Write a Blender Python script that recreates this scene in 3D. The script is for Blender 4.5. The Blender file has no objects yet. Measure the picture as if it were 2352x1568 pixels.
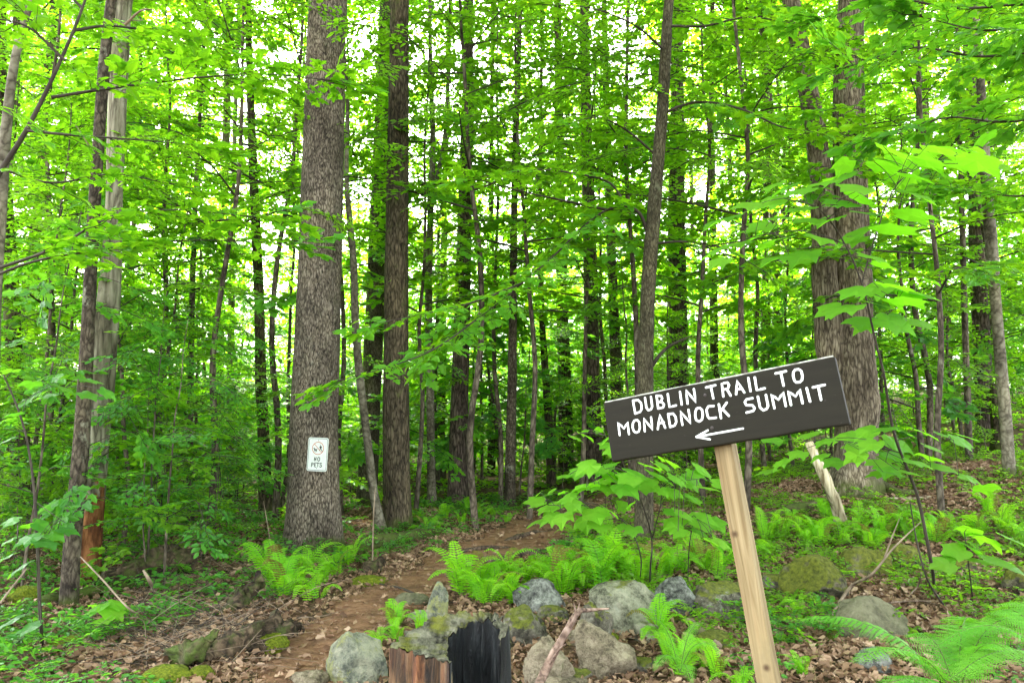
import bpy, bmesh, math, random
import numpy as np
from math import sin, cos, pi, radians, atan2, sqrt
from mathutils import Vector, Matrix, noise

SC = bpy.context.scene
COL = SC.collection
random.seed(7)
RNG = np.random.default_rng(7)

# ------------------------------------------------------------------ camera
F = 26 / 36 * 2352.0                       # focal length in photo pixels (photo read at 2352 x 1568)
TH = math.atan(180 / F)                    # pitch up
EYE = np.array([0.0, 0.0, 1.65])
cam_d = bpy.data.cameras.new('camera')
cam_d.lens = 26
cam_d.sensor_width = 36
cam_d.clip_start = 0.05
cam_d.clip_end = 1000
cam = bpy.data.objects.new('camera', cam_d)
COL.objects.link(cam)
cam.location = EYE
cam.rotation_euler = (pi / 2 + TH, 0, 0)
SC.camera = cam

# ------------------------------------------------------------------ sky, sun, exposure
SUN_EL, SUN_AZ = radians(50), radians(335)
w = bpy.data.worlds.new('World')
SC.world = w
w.use_nodes = True
nt = w.node_tree
bg = nt.nodes['Background']
sky = nt.nodes.new('ShaderNodeTexSky')
sky.sky_type = 'NISHITA'
sky.sun_disc = False
sky.sun_elevation = SUN_EL
sky.sun_rotation = SUN_AZ
sky.air_density = 1.0
sky.dust_density = 4.0
sky.ozone_density = 0.6
hs = nt.nodes.new('ShaderNodeHueSaturation')           # an overcast, nearly white sky
hs.inputs['Saturation'].default_value = 0.25
nt.links.new(sky.outputs[0], hs.inputs['Color'])
nt.links.new(hs.outputs[0], bg.inputs[0])
bg.inputs[1].default_value = 0.13
sun_d = bpy.data.lights.new('sun', 'SUN')
sun_d.energy = 3.0
sun_d.angle = radians(7)
sun_d.color = (1, 0.94, 0.82)
sun = bpy.data.objects.new('sun', sun_d)
COL.objects.link(sun)
sdir = Vector((sin(SUN_AZ) * cos(SUN_EL), cos(SUN_AZ) * cos(SUN_EL), sin(SUN_EL)))
sun.rotation_euler = sdir.to_track_quat('Z', 'Y').to_euler()
SC.view_settings.view_transform = 'Standard'
SC.view_settings.look = 'None'
SC.view_settings.exposure = 4.12
SC.view_settings.gamma = 1.0
SC.cycles.max_bounces = 18
SC.cycles.diffuse_bounces = 9
SC.cycles.transmission_bounces = 14
SC.cycles.glossy_bounces = 2
SC.cycles.use_denoising = True
SC.cycles.caustics_reflective = False
SC.cycles.caustics_refractive = False

# ------------------------------------------------------------------ helpers: space
def sstep(a, b, t):
    t = np.clip((np.asarray(t, float) - a) / (b - a), 0, 1)
    return t * t * (3 - 2 * t)

def terr(x, y):
    x = np.asarray(x, float); y = np.asarray(y, float)
    h = 0.125 * np.clip(x - 0.6, 0, 16) * sstep(6.5, 12.5, y)
    h = h + 0.045 * np.clip(y - 15, 0, 60) + 0.02 * np.clip(-y - 1, 0, 40) * 0
    n = (np.sin(x * 1.7 + y * 0.9 + 1.1) * np.sin(y * 1.3 - x * 0.6 + 0.3) * 0.035 +
         np.sin(x * 3.9 - y * 2.2) * np.sin(y * 3.3 + x * 1.5 + 2) * 0.018 +
         np.sin(x * 0.45 + 2) * np.sin(y * 0.38 + 1) * 0.07)
    return h + n * (1 - 0.6 * sstep(0.9, 0.3, np.abs(x + 0.6)) * sstep(12, 10, y))

def at(px, py, Y):
    """the point at distance Y in front of the camera that the photo shows at (px, py)"""
    dx = (px - 1176) / F; dy = (784 - py) / F
    d = np.array([dx, cos(TH) - sin(TH) * dy, sin(TH) + cos(TH) * dy])
    return EYE + d * (Y / d[1])

def ground_at(px, py):
    prev = 1.2
    for Y in np.arange(1.2, 60, 0.04):
        p = at(px, py, Y)
        if p[2] <= terr(p[0], p[1]):
            return np.array([p[0], p[1], float(terr(p[0], p[1]))])
    p = at(px, py, 30)
    return np.array([p[0], p[1], float(terr(p[0], p[1]))])

def project(p):
    d = np.asarray(p) - EYE
    f = d[1] * cos(TH) + d[2] * sin(TH)
    u = -d[1] * sin(TH) + d[2] * cos(TH)
    return 1176 + F * d[0] / f, 784 - F * u / f

# ------------------------------------------------------------------ helpers: meshes
# a chunk is (verts (n,3), faces (m,k), material index, rnd (m,) or None, smooth)
def build_mesh(name, chunks, mats):
    chunks = [c for c in chunks if len(c[1])]
    me = bpy.data.meshes.new(name)
    V = np.concatenate([c[0] for c in chunks]).astype(np.float32)
    off = 0; LV = []; LS = []; MI = []; RN = []; SM = []; lo = 0
    for c in chunks:
        f = np.asarray(c[1]); m, k = f.shape
        LV.append((f + off).ravel()); LS.append(lo + np.arange(m) * k); lo += m * k
        MI.append(np.full(m, c[2])); SM.append(np.full(m, bool(c[4]) if len(c) > 4 else False))
        RN.append(np.full(m, 0.5) if c[3] is None else np.asarray(c[3]))
        off += len(c[0])
    LV = np.concatenate(LV).astype(np.int32); LS = np.concatenate(LS).astype(np.int32)
    me.vertices.add(len(V)); me.vertices.foreach_set('co', V.ravel())
    me.loops.add(len(LV)); me.loops.foreach_set('vertex_index', LV)
    me.polygons.add(len(LS)); me.polygons.foreach_set('loop_start', LS)
    me.polygons.foreach_set('material_index', np.concatenate(MI).astype(np.int32))
    me.polygons.foreach_set('use_smooth', np.concatenate(SM))
    a = me.attributes.new('rnd', 'FLOAT', 'FACE')
    a.data.foreach_set('value', np.concatenate(RN).astype(np.float32))
    for mt in mats: me.materials.append(mt)
    me.update(calc_edges=True)
    return me

def link(name, me, parent=None, loc=None):
    o = bpy.data.objects.new(name, me)
    COL.objects.link(o)
    if parent is not None: o.parent = parent
    if loc is not None: o.location = [float(v) for v in loc]
    return o

def empty(name, loc):
    return link(name, None, None, loc)

def tag(o, label=None, cat=None, group=None, kind=None):
    if label: o['label'] = label
    if cat: o['category'] = cat
    if group: o['group'] = group
    if kind: o['kind'] = kind
    return o

def smooth_path(P, n=6):
    P = np.asarray(P, float)
    if len(P) < 3: 
        return np.concatenate([P[:1] + (P[1:2] - P[:1]) * t for t in np.linspace(0, 1, n + 1)[:, None]])
    Q = np.vstack([2 * P[0] - P[1], P, 2 * P[-1] - P[-2]])
    out = []
    for i in range(1, len(Q) - 2):
        for t in np.arange(n) / n:
            a, b, c, d = Q[i - 1], Q[i], Q[i + 1], Q[i + 2]
            out.append(0.5 * (2 * b + (c - a) * t + (2 * a - 5 * b + 4 * c - d) * t * t + (3 * b - a - 3 * c + d) * t ** 3))
    out.append(Q[-2])
    return np.array(out)

def frames(P):
    T = np.gradient(P, axis=0)
    T /= np.linalg.norm(T, axis=1, keepdims=True) + 1e-9
    a = np.array([1.0, 0, 0]) if abs(T[0][0]) < 0.8 else np.array([0, 1.0, 0])
    N = []
    n = a - T[0] * a.dot(T[0]); n /= np.linalg.norm(n)
    for t in T:
        n = n - t * n.dot(t); n = n / (np.linalg.norm(n) + 1e-9); N.append(n)
    N = np.array(N)
    return T, N, np.cross(T, N)

def tube(P, R, sides=6, mat=0, caps=True, rfun=None, smooth=True):
    """a tapering tube along P; rfun(i_array, angle_array) multiplies the radius"""
    P = np.asarray(P, float); R = np.broadcast_to(np.asarray(R, float), (len(P),))
    T, N, B = frames(P)
    a = np.arange(sides) / sides * 2 * pi
    rr = R[:, None] * np.ones(sides)
    if rfun is not None: rr = rr * rfun(np.arange(len(P))[:, None], a[None, :])
    V = P[:, None, :] + rr[..., None] * (np.cos(a)[None, :, None] * N[:, None, :] + np.sin(a)[None, :, None] * B[:, None, :])
    n = len(P)
    i, j = np.meshgrid(np.arange(n - 1), np.arange(sides), indexing='ij')
    j2 = (j + 1) % sides
    Q = np.stack([i * sides + j, i * sides + j2, (i + 1) * sides + j2, (i + 1) * sides + j], -1).reshape(-1, 4)
    V = V.reshape(-1, 3)
    out = [(V, Q, mat, None, smooth)]
    if caps:
        for e, flip in ((0, True), (n - 1, False)):
            ring = V[e * sides:(e + 1) * sides]
            C = np.vstack([ring, P[e]])
            j = np.arange(sides); jn = (j + 1) % sides
            Fc = np.stack([jn, j, np.full(sides, sides)], -1) if flip else np.stack([j, jn, np.full(sides, sides)], -1)
            out.append((C, Fc, mat, None, False))
    return out

# ------------------------------------------------------------------ helpers: materials
def newmat(name):
    m = bpy.data.materials.new(name); m.use_nodes = True
    t = m.node_tree
    for n in list(t.nodes): t.nodes.remove(n)
    out = t.nodes.new('ShaderNodeOutputMaterial')
    return m, t, out

def N(t, kind, **kw):
    n = t.nodes.new(kind)
    for k, v in kw.items():
        if k.startswith('i_'):
            n.inputs[k[2:].replace('_', ' ')].default_value = v
        else: setattr(n, k, v)
    return n

def ramp(t, fac, stops, interp='LINEAR'):
    r = t.nodes.new('ShaderNodeValToRGB')
    r.color_ramp.interpolation = interp
    e = r.color_ramp.elements
    while len(e) > len(stops): e.remove(e[-1])
    while len(e) < len(stops): e.new(0.5)
    for q, (p, c) in zip(e, stops):
        q.position = p
        q.color = (c, c, c, 1) if isinstance(c, (int, float)) else (c[0], c[1], c[2], 1)
    t.links.new(fac, r.inputs[0])
    return r.outputs[0]

def mixc(t, fac, a, b, mode='MIX'):
    n = t.nodes.new('ShaderNodeMix'); n.data_type = 'RGBA'; n.blend_type = mode
    for s, v in ((0, fac), (6, a), (7, b)):
        if isinstance(v, bpy.types.NodeSocket): t.links.new(v, n.inputs[s])
        elif s == 0: n.inputs[0].default_value = v
        else: n.inputs[s].default_value = (v[0], v[1], v[2], 1)
    return n.outputs[2]

def math_n(t, op, a, b=0.0, clamp=False):
    n = t.nodes.new('ShaderNodeMath'); n.operation = op; n.use_clamp = clamp
    for k, v in ((0, a), (1, b)):
        if isinstance(v, bpy.types.NodeSocket): t.links.new(v, n.inputs[k])
        else: n.inputs[k].default_value = v
    return n.outputs[0]

def coords(t, scale=(1, 1, 1), which='Object', rand=True):
    tc = t.nodes.new('ShaderNodeTexCoord')
    mp = t.nodes.new('ShaderNodeMapping')
    mp.inputs['Scale'].default_value = scale
    t.links.new(tc.outputs[which], mp.inputs[0])
    if rand:
        oi = t.nodes.new('ShaderNodeObjectInfo')
        m = math_n(t, 'MULTIPLY', oi.outputs['Random'], 37.0)
        t.links.new(m, mp.inputs['Location'])
    return mp.outputs[0]

def noise_n(t, vec, scale, detail=4, rough=0.55, dist=0.0):
    n = t.nodes.new('ShaderNodeTexNoise')
    t.links.new(vec, n.inputs['Vector'])
    n.inputs['Scale'].default_value = scale; n.inputs['Detail'].default_value = detail
    n.inputs['Roughness'].default_value = rough; n.inputs['Distortion'].default_value = dist
    return n.outputs[0]

def vor(t, vec, scale, feature='F1'):
    n = t.nodes.new('ShaderNodeTexVoronoi'); n.feature = feature
    t.links.new(vec, n.inputs['Vector']); n.inputs['Scale'].default_value = scale
    return n.outputs['Distance']

def bump(t, h, strength=0.5, dist=0.02):
    b = t.nodes.new('ShaderNodeBump'); b.inputs['Strength'].default_value = strength; b.inputs['Distance'].default_value = dist
    t.links.new(h, b.inputs['Height'])
    return b.outputs[0]

def finish(t, out, col, rough=0.85, nrm=None, spec=0.3):
    p = t.nodes.new('ShaderNodeBsdfPrincipled')
    if isinstance(col, bpy.types.NodeSocket): t.links.new(col, p.inputs['Base Color'])
    else: p.inputs['Base Color'].default_value = (*col, 1)
    if isinstance(rough, bpy.types.NodeSocket): t.links.new(rough, p.inputs['Roughness'])
    else: p.inputs['Roughness'].default_value = rough
    p.inputs['Specular IOR Level'].default_value = spec
    if nrm is not None: t.links.new(nrm, p.inputs['Normal'])
    t.links.new(p.outputs[0], out.inputs[0])
    return p

def leaf_mat(name, stops, tstops, mixf=0.5, rough=0.45, spec=0.35):
    m, t, out = newmat(name)
    at_ = N(t, 'ShaderNodeAttribute', attribute_name='rnd')
    oi = t.nodes.new('ShaderNodeObjectInfo')
    v = math_n(t, 'ADD', math_n(t, 'MULTIPLY', at_.outputs['Fac'], 0.7), math_n(t, 'MULTIPLY', oi.outputs['Random'], 0.3))
    c1 = ramp(t, v, stops); c2 = ramp(t, v, tstops)
    p = t.nodes.new('ShaderNodeBsdfPrincipled')
    t.links.new(c1, p.inputs['Base Color'])
    p.inputs['Roughness'].default_value = rough; p.inputs['Specular IOR Level'].default_value = spec
    tr = t.nodes.new('ShaderNodeBsdfTranslucent'); t.links.new(c2, tr.inputs[0])
    mx = t.nodes.new('ShaderNodeMixShader'); mx.inputs[0].default_value = mixf
    t.links.new(p.outputs[0], mx.inputs[1]); t.links.new(tr.outputs[0], mx.inputs[2])
    t.links.new(mx.outputs[0], out.inputs[0])
    return m

def bark_mat(name, dark, mid, light, lichen=None, lich_amt=0.55, moss_h=0.0, ridge=9.0, stretch=0.22, bstr=0.9, bd=0.03):
    m, t, out = newmat(name)
    v = coords(t, (1, 1, stretch))
    wv = t.nodes.new('ShaderNodeVectorMath'); wv.operation = 'ADD'      # warp the plates so no two look alike
    wn = t.nodes.new('ShaderNodeTexNoise'); t.links.new(v, wn.inputs['Vector']); wn.inputs['Scale'].default_value = ridge * 0.8; wn.inputs['Detail'].default_value = 3
    ws = t.nodes.new('ShaderNodeVectorMath'); ws.operation = 'SCALE'; ws.inputs['Scale'].default_value = 1.6 / ridge
    t.links.new(wn.outputs['Color'], ws.inputs[0]); t.links.new(v, wv.inputs[0]); t.links.new(ws.outputs[0], wv.inputs[1])
    vd = vor(t, wv.outputs[0], ridge * 1.6, 'DISTANCE_TO_EDGE')
    nz = noise_n(t, v, ridge * 1.9, 7, 0.74, 0.5)
    pl = noise_n(t, v, ridge * 0.35, 4, 0.6)
    h = math_n(t, 'ADD', math_n(t, 'MULTIPLY', math_n(t, 'MINIMUM', vd, 0.3), 0.8), math_n(t, 'MULTIPLY', nz, 0.75))
    h = math_n(t, 'ADD', h, math_n(t, 'MULTIPLY', pl, 0.15))
    c = ramp(t, h, [(0.40, dark), (0.54, mid), (0.78, light)])
    # broad weathering: darker and paler stretches of bark
    big = noise_n(t, coords(t, (1, 1, 0.45)), 2.1, 4, 0.6)
    c = mixc(t, 1.0, c, ramp(t, big, [(0.34, (0.50, 0.48, 0.45)), (0.52, (1, 1, 1)), (0.70, (1.45, 1.42, 1.36))]), 'MULTIPLY')
    if lichen is not None:
        v2 = coords(t, (1, 1, 0.6))
        ln = noise_n(t, v2, 5.0, 8, 0.72)
        lf = ramp(t, ln, [(lich_amt, 0.0), (lich_amt + 0.1, 0.85)])
        c = mixc(t, lf, c, lichen)
    if moss_h > 0:
        tc = t.nodes.new('ShaderNodeTexCoord'); sp = t.nodes.new('ShaderNodeSeparateXYZ')
        t.links.new(tc.outputs['Object'], sp.inputs[0])
        k = math_n(t, 'ADD', math_n(t, 'MULTIPLY', sp.outputs[2], -1.0 / moss_h), math_n(t, 'MULTIPLY', noise_n(t, tc.outputs['Object'], 4, 5), 1.4))
        mf = ramp(t, k, [(0.25, 0.0), (0.6, 0.8)])
        c = mixc(t, mf, c, (0.055, 0.075, 0.012))
    finish(t, out, c, 0.9, bump(t, h, bstr, bd), 0.2)
    return m

# leaves
LEAF = leaf_mat('leaf_beech', [(0, (0.050, 0.135, 0.010)), (0.5, (0.100, 0.225, 0.013)), (1, (0.17, 0.30, 0.015))],
                [(0, (0.17, 0.45, 0.008)), (0.5, (0.29, 0.66, 0.012)), (1, (0.37, 0.76, 0.014))], 0.58, 0.5)
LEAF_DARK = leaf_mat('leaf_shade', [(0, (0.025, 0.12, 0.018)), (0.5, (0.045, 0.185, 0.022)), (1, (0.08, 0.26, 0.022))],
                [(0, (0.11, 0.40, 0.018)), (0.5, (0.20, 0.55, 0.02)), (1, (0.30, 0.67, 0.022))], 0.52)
LEAF_MAPLE = leaf_mat('leaf_maple', [(0, (0.040, 0.175, 0.012)), (0.5, (0.065, 0.245, 0.014)), (1, (0.11, 0.31, 0.016))],
                [(0, (0.16, 0.48, 0.008)), (0.5, (0.28, 0.60, 0.010)), (1, (0.38, 0.70, 0.012))], 0.52, 0.5)
LEAF_BIG = leaf_mat('leaf_broad', [(0, (0.10, 0.28, 0.022)), (0.5, (0.15, 0.36, 0.025)), (1, (0.20, 0.42, 0.028))],
                [(0, (0.20, 0.60, 0.015)), (0.5, (0.28, 0.72, 0.018)), (1, (0.36, 0.82, 0.02))], 0.58, 0.55, 0.25)
FERN = leaf_mat('fern_green', [(0, (0.085, 0.28, 0.014)), (0.5, (0.15, 0.40, 0.018)), (1, (0.22, 0.46, 0.022))],
                [(0, (0.24, 0.65, 0.01)), (0.5, (0.38, 0.80, 0.01)), (1, (0.48, 0.86, 0.012))], 0.5, 0.55, 0.2)
FERN_NEAR = leaf_mat('fern_soft_green', [(0, (0.075, 0.25, 0.03)), (0.5, (0.105, 0.31, 0.034)), (1, (0.15, 0.36, 0.034))],
                [(0, (0.17, 0.56, 0.02)), (0.5, (0.24, 0.66, 0.02)), (1, (0.34, 0.74, 0.02))], 0.42, 0.5, 0.25)
LITTER = leaf_mat('dry_leaf', [(0, (0.060, 0.034, 0.019)), (0.3, (0.155, 0.092, 0.050)), (0.65, (0.30, 0.198, 0.118)), (1, (0.45, 0.335, 0.225))],
                [(0, (0.12, 0.05, 0.02)), (1, (0.4, 0.22, 0.09))], 0.15, 0.6, 0.25)

# fine mottling between the veins of the broad leaves
_t = LEAF_BIG.node_tree; _p = [n for n in _t.nodes if n.type == 'BSDF_PRINCIPLED'][0]
_s = _p.inputs['Base Color'].links[0].from_socket
_v = coords(_t, rand=False)
_w = ramp(_t, noise_n(_t, _v, 38, 5, 0.65), [(0.38, 0.0), (0.62, 1.0)])
_t.links.new(mixc(_t, _w, mixc(_t, 0.35, _s, (0.03, 0.15, 0.02)), _s), _p.inputs['Base Color'])
_t.links.new(bump(_t, noise_n(_t, _v, 60, 3, 0.6), 0.35, 0.01), _p.inputs['Normal'])
FSTEM, _t, _o = newmat('fern_stem'); finish(_t, _o, (0.085, 0.15, 0.025), 0.6)
# wood
TWIG, _t, _o = newmat('twig_bark')
finish(_t, _o, ramp(_t, noise_n(_t, coords(_t), 9), [(0.3, (0.022, 0.017, 0.012)), (0.7, (0.06, 0.048, 0.034))]), 0.85)
TWIG_PALE, _t, _o = newmat('dead_twig')
finish(_t, _o, ramp(_t, noise_n(_t, coords(_t), 7), [(0.3, (0.10, 0.07, 0.045)), (0.7, (0.30, 0.23, 0.16))]), 0.85)
PINE = bark_mat('pine_bark', (0.010, 0.008, 0.006), (0.095, 0.077, 0.056), (0.25, 0.215, 0.17), (0.30, 0.31, 0.26), 0.62, 0.45, ridge=23, stretch=0.30, bstr=1.0, bd=0.03)
PINE_DARK = bark_mat('dark_pine_bark', (0.012, 0.009, 0.007), (0.055, 0.041, 0.030), (0.14, 0.11, 0.085), None, 0.6, 0.4, ridge=13, stretch=0.22)
MOSSY = bark_mat('mossy_bark', (0.010, 0.008, 0.005), (0.052, 0.041, 0.024), (0.125, 0.10, 0.064), (0.075, 0.085, 0.025), 0.56, 0.7, ridge=14, stretch=0.25)
GREY = bark_mat('grey_bark', (0.018, 0.015, 0.009), (0.060, 0.052, 0.030), (0.125, 0.112, 0.072), (0.15, 0.155, 0.10), 0.60, 0.4, ridge=21, stretch=0.3, bstr=0.6)
BEECH = bark_mat('smooth_pale_bark', (0.055, 0.048, 0.033), (0.125, 0.112, 0.078), (0.21, 0.195, 0.145), (0.045, 0.035, 0.022), 0.58, 0.5, ridge=6, stretch=0.9, bstr=0.35)
LICHEN_BARK = bark_mat('lichen_bark', (0.016, 0.012, 0.008), (0.052, 0.042, 0.028), (0.12, 0.10, 0.07), (0.26, 0.265, 0.19), 0.58, 0.3, ridge=12, stretch=0.5)
UND_BARK = bark_mat('sapling_bark', (0.025, 0.02, 0.014), (0.075, 0.06, 0.042), (0.16, 0.135, 0.1), (0.22, 0.22, 0.16), 0.6, 0.0, ridge=8, stretch=0.4, bstr=0.4)
# ------------------------------------------------------------------ the ground and the trail
def moss_soil(t, vec):
    big = noise_n(t, vec, 0.8, 5, 0.6)
    fine = noise_n(t, vec, 14, 8, 0.7)
    mid = noise_n(t, vec, 4, 6, 0.65)
    c = ramp(t, fine, [(0.3, (0.022, 0.014, 0.008)), (0.5, (0.085, 0.052, 0.03)), (0.68, (0.20, 0.13, 0.08)), (0.8, (0.30, 0.20, 0.13))])
    c = mixc(t, ramp(t, mid, [(0.45, 0.0), (0.62, 0.6)]), c, (0.07, 0.035, 0.017))
    c = mixc(t, ramp(t, big, [(0.52, 0.0), (0.66, 0.7)]), c, (0.035, 0.055, 0.012))
    return c, fine

GROUND, _t, _o = newmat('forest_floor')
_v = coords(_t, which='Object', rand=False)
_c, _f = moss_soil(_t, _v)
finish(_t, _o, _c, 0.95, bump(_t, _f, 0.9, 0.05), 0.15)
TRAIL, _t, _o = newmat('trodden_earth')
_v = coords(_t, (1, 1.6, 1), which='Object', rand=False)
_f = noise_n(_t, _v, 7, 9, 0.72, 0.4); _g = noise_n(_t, _v, 34, 6, 0.7)
_c = ramp(_t, _f, [(0.3, (0.06, 0.030, 0.016)), (0.48, (0.215, 0.112, 0.058)), (0.7, (0.37, 0.215, 0.125))])
_c = mixc(_t, ramp(_t, _g, [(0.55, 0.0), (0.72, 0.7)]), _c, (0.30, 0.18, 0.10))
_c = mixc(_t, ramp(_t, noise_n(_t, _v, 2.2, 6, 0.6), [(0.52, 0.0), (0.66, 0.55)]), _c, (0.05, 0.035, 0.022))
finish(_t, _o, _c, 0.95, bump(_t, math_n(_t, 'ADD', _f, _g), 0.9, 0.05), 0.15)

def axis(a, b, c, fine, far):
    """dense between a and b, thinning out to c on both sides"""
    core = np.arange(a, b, fine)
    up = [b]; s = fine
    while up[-1] < c: s *= 1.12; up.append(up[-1] + min(s, far))
    dn = [a - fine]; s = fine
    while dn[-1] > -c: s *= 1.12; dn.append(dn[-1] - min(s, far))
    return np.concatenate([dn[::-1], core, up])

xs = axis(-7, 8, 160, 0.075, 8); ys = axis(2, 14, 240, 0.075, 8); ys = ys[ys > -60]
gx, gy = np.meshgrid(xs, ys, indexing='ij')
gz = terr(gx, gy)
gz = gz + (np.sin(gx * 11.3 + gy * 5) * np.sin(gy * 9.1 - gx * 4.2)) * 0.008
i, j = np.meshgrid(np.arange(len(xs) - 1), np.arange(len(ys) - 1), indexing='ij')
n = len(ys)
Q = np.stack([i * n + j, (i + 1) * n + j, (i + 1) * n + j + 1, i * n + j + 1], -1).reshape(-1, 4)
ground = link('ground', build_mesh('ground', [(np.stack([gx, gy, gz], -1).reshape(-1, 3), Q, 0, None, True)], [GROUND]))
tag(ground, 'brown forest floor of soil and dead leaves', kind='structure')

tr_px = [(640, 1640, 270), (745, 1500, 230), (850, 1400, 205), (985, 1328, 190), (1140, 1262, 225), (1245, 1207, 185), (1310, 1177, 110), (1345, 1160, 70)]
tc_ = [ground_at(a, b) for a, b, c in tr_px]
tw_ = [c * p[1] / F for (a, b, c), p in zip(tr_px, tc_)]
tc_ = [np.array([tc_[0][0] - 0.3, tc_[0][1] - 2.5, 0])] + tc_ + [tc_[-1] + np.array([3, 6, 0.0])]
tw_ = [tw_[0]] + tw_ + [0.8]
TP = smooth_path(tc_, 14)
TW = np.interp(np.arange(len(TP)) / 14, np.arange(len(tw_)), tw_)
tang = np.gradient(TP[:, :2], axis=0); tang /= np.linalg.norm(tang, axis=1, keepdims=True)
side = np.stack([tang[:, 1], -tang[:, 0]], -1)
nu = 22
u = np.linspace(-0.5, 0.5, nu)
wob = 1 + 0.16 * np.sin(np.arange(len(TP)) * 0.9) + 0.1 * np.sin(np.arange(len(TP)) * 2.3 + 1)
XY = TP[:, None, :2] + side[:, None, :] * (u[None, :, None] * (TW * wob)[:, None, None])
Z = terr(XY[..., 0], XY[..., 1]) + 0.022 - 0.035 * np.abs(2 * u)[None, :] ** 6 + 0.012 * np.sin(XY[..., 0] * 17 + XY[..., 1] * 6) * np.sin(XY[..., 1] * 13)
i, j = np.meshgrid(np.arange(len(TP) - 1), np.arange(nu - 1), indexing='ij')
Q = np.stack([i * nu + j, i * nu + j + 1, (i + 1) * nu + j + 1, (i + 1) * nu + j], -1).reshape(-1, 4)
trail = link('trail', build_mesh('trail', [(np.dstack([XY, Z]).reshape(-1, 3), Q, 0, None, True)], [TRAIL]))
tag(trail, 'reddish brown dirt trail winding uphill between the trees', kind='structure')

def on_trail(x, y, margin=0.0):
    """signed distance outside the trail edge, per point"""
    x = np.asarray(x, float); y = np.asarray(y, float)
    d = np.full(x.shape, 9.0)
    for p, w_ in zip(TP[::3], TW[::3]):
        d = np.minimum(d, np.hypot(x - p[0], y - p[1]) - w_ / 2)
    return d

# ------------------------------------------------------------------ leaves and sprays
def leaf_poly(kind):
    if kind == 'beech':   # two quads folded along the midrib
        V = np.array([(0, 0, 0), (0.32, -0.27, 0.06), (0.72, -0.2, 0.03), (1, 0, -0.06), (0.72, 0.2, 0.03), (0.32, 0.27, 0.06)])
        Fc = [np.array([[0, 1, 2, 3], [0, 3, 4, 5]])]
    elif kind == 'maple':
        h = [(-0.08, 0.26, 0.02), (0.16, 0.30, 0.05), (0.28, 0.54, 0.0), (0.47, 0.25, 0.05), (0.68, 0.28, 0.0)]
        V = np.array([(0, 0, 0)] + [(x, -y, z) for x, y, z in h] + [(1, 0, -0.08)] + [(x, y, z) for x, y, z in h[::-1]])
        Fc = [np.array([[0, 1, 2, 3, 4, 5, 6], [0, 6, 7, 8, 9, 10, 11]])]
    elif kind == 'broad':  # three-lobed goosefoot leaf with droop, several facets
        h = [(-0.10, 0.17), (-0.02, 0.36), (0.20, 0.46), (0.42, 0.50), (0.66, 0.56), (0.66, 0.38), (0.72, 0.25), (0.86, 0.14)]
        mid = [(0.0, 0), (0.3, 0), (0.6, 0), (1.0, 0)]
        pts = [(x, -y) for x, y in h] + mid + [(x, y) for x, y in h]
        V = np.array([(x, y, -0.22 * x * x - 0.5 * y * y + 0.22 * abs(y) + 0.02 * sin(9 * x + 6 * y)) for x, y in pts])
        r = list(range(8)); m = [8, 9, 10, 11]; l = list(range(12, 20))
        Fc = [np.array([[m[0], r[0], r[1], m[1]], [m[1], r[1], r[2], r[3]], [m[1], r[3], r[5], m[2]], [m[2], r[5], r[6], r[7]],
                        [m[0], m[1], l[1], l[0]], [m[1], l[3], l[2], l[1]], [m[1], m[2], l[5], l[3]], [m[2], l[7], l[6], l[5]]]),
              np.array([[r[3], r[4], r[5]], [m[2], r[7], m[3]], [l[3], l[5], l[4]], [m[2], m[3], l[7]]])]
    return V, Fc

LP = {k: leaf_poly(k) for k in ('beech', 'maple', 'broad')}
# curled dead leaves: a rolled oval, a folded lobed one and a twisted strip
LP['curled'] = (np.array([(0, 0, .10), (.30, -.30, .30), (.74, -.22, .12), (1, 0.05, .24), (.70, .26, .34), (.28, .24, .02)]), [np.array([[0, 1, 2, 3], [0, 3, 4, 5]])])
LP['rolled'] = (np.array([(0, 0, 0), (.25, -.16, .30), (.8, -.13, .34), (1, .04, .05), (.75, .20, .02), (.3, .22, .28)]), [np.array([[0, 1, 2, 3], [0, 3, 4, 5]])])
LP['torn'] = (np.array([(0, 0, 0.02), (-.02, -.30, .10), (.22, -.22, .02), (.35, -.50, .22), (.55, -.18, .04), (.8, -.20, .16), (.95, 0.02, -.02), (.72, .22, .22), (.5, .2, .0), (.34, .42, .26), (.2, .2, .02), (0, .26, .12)]), [np.array([[0, 1, 2, 3, 4, 5, 6], [0, 6, 7, 8, 9, 10, 11]])])

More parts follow.
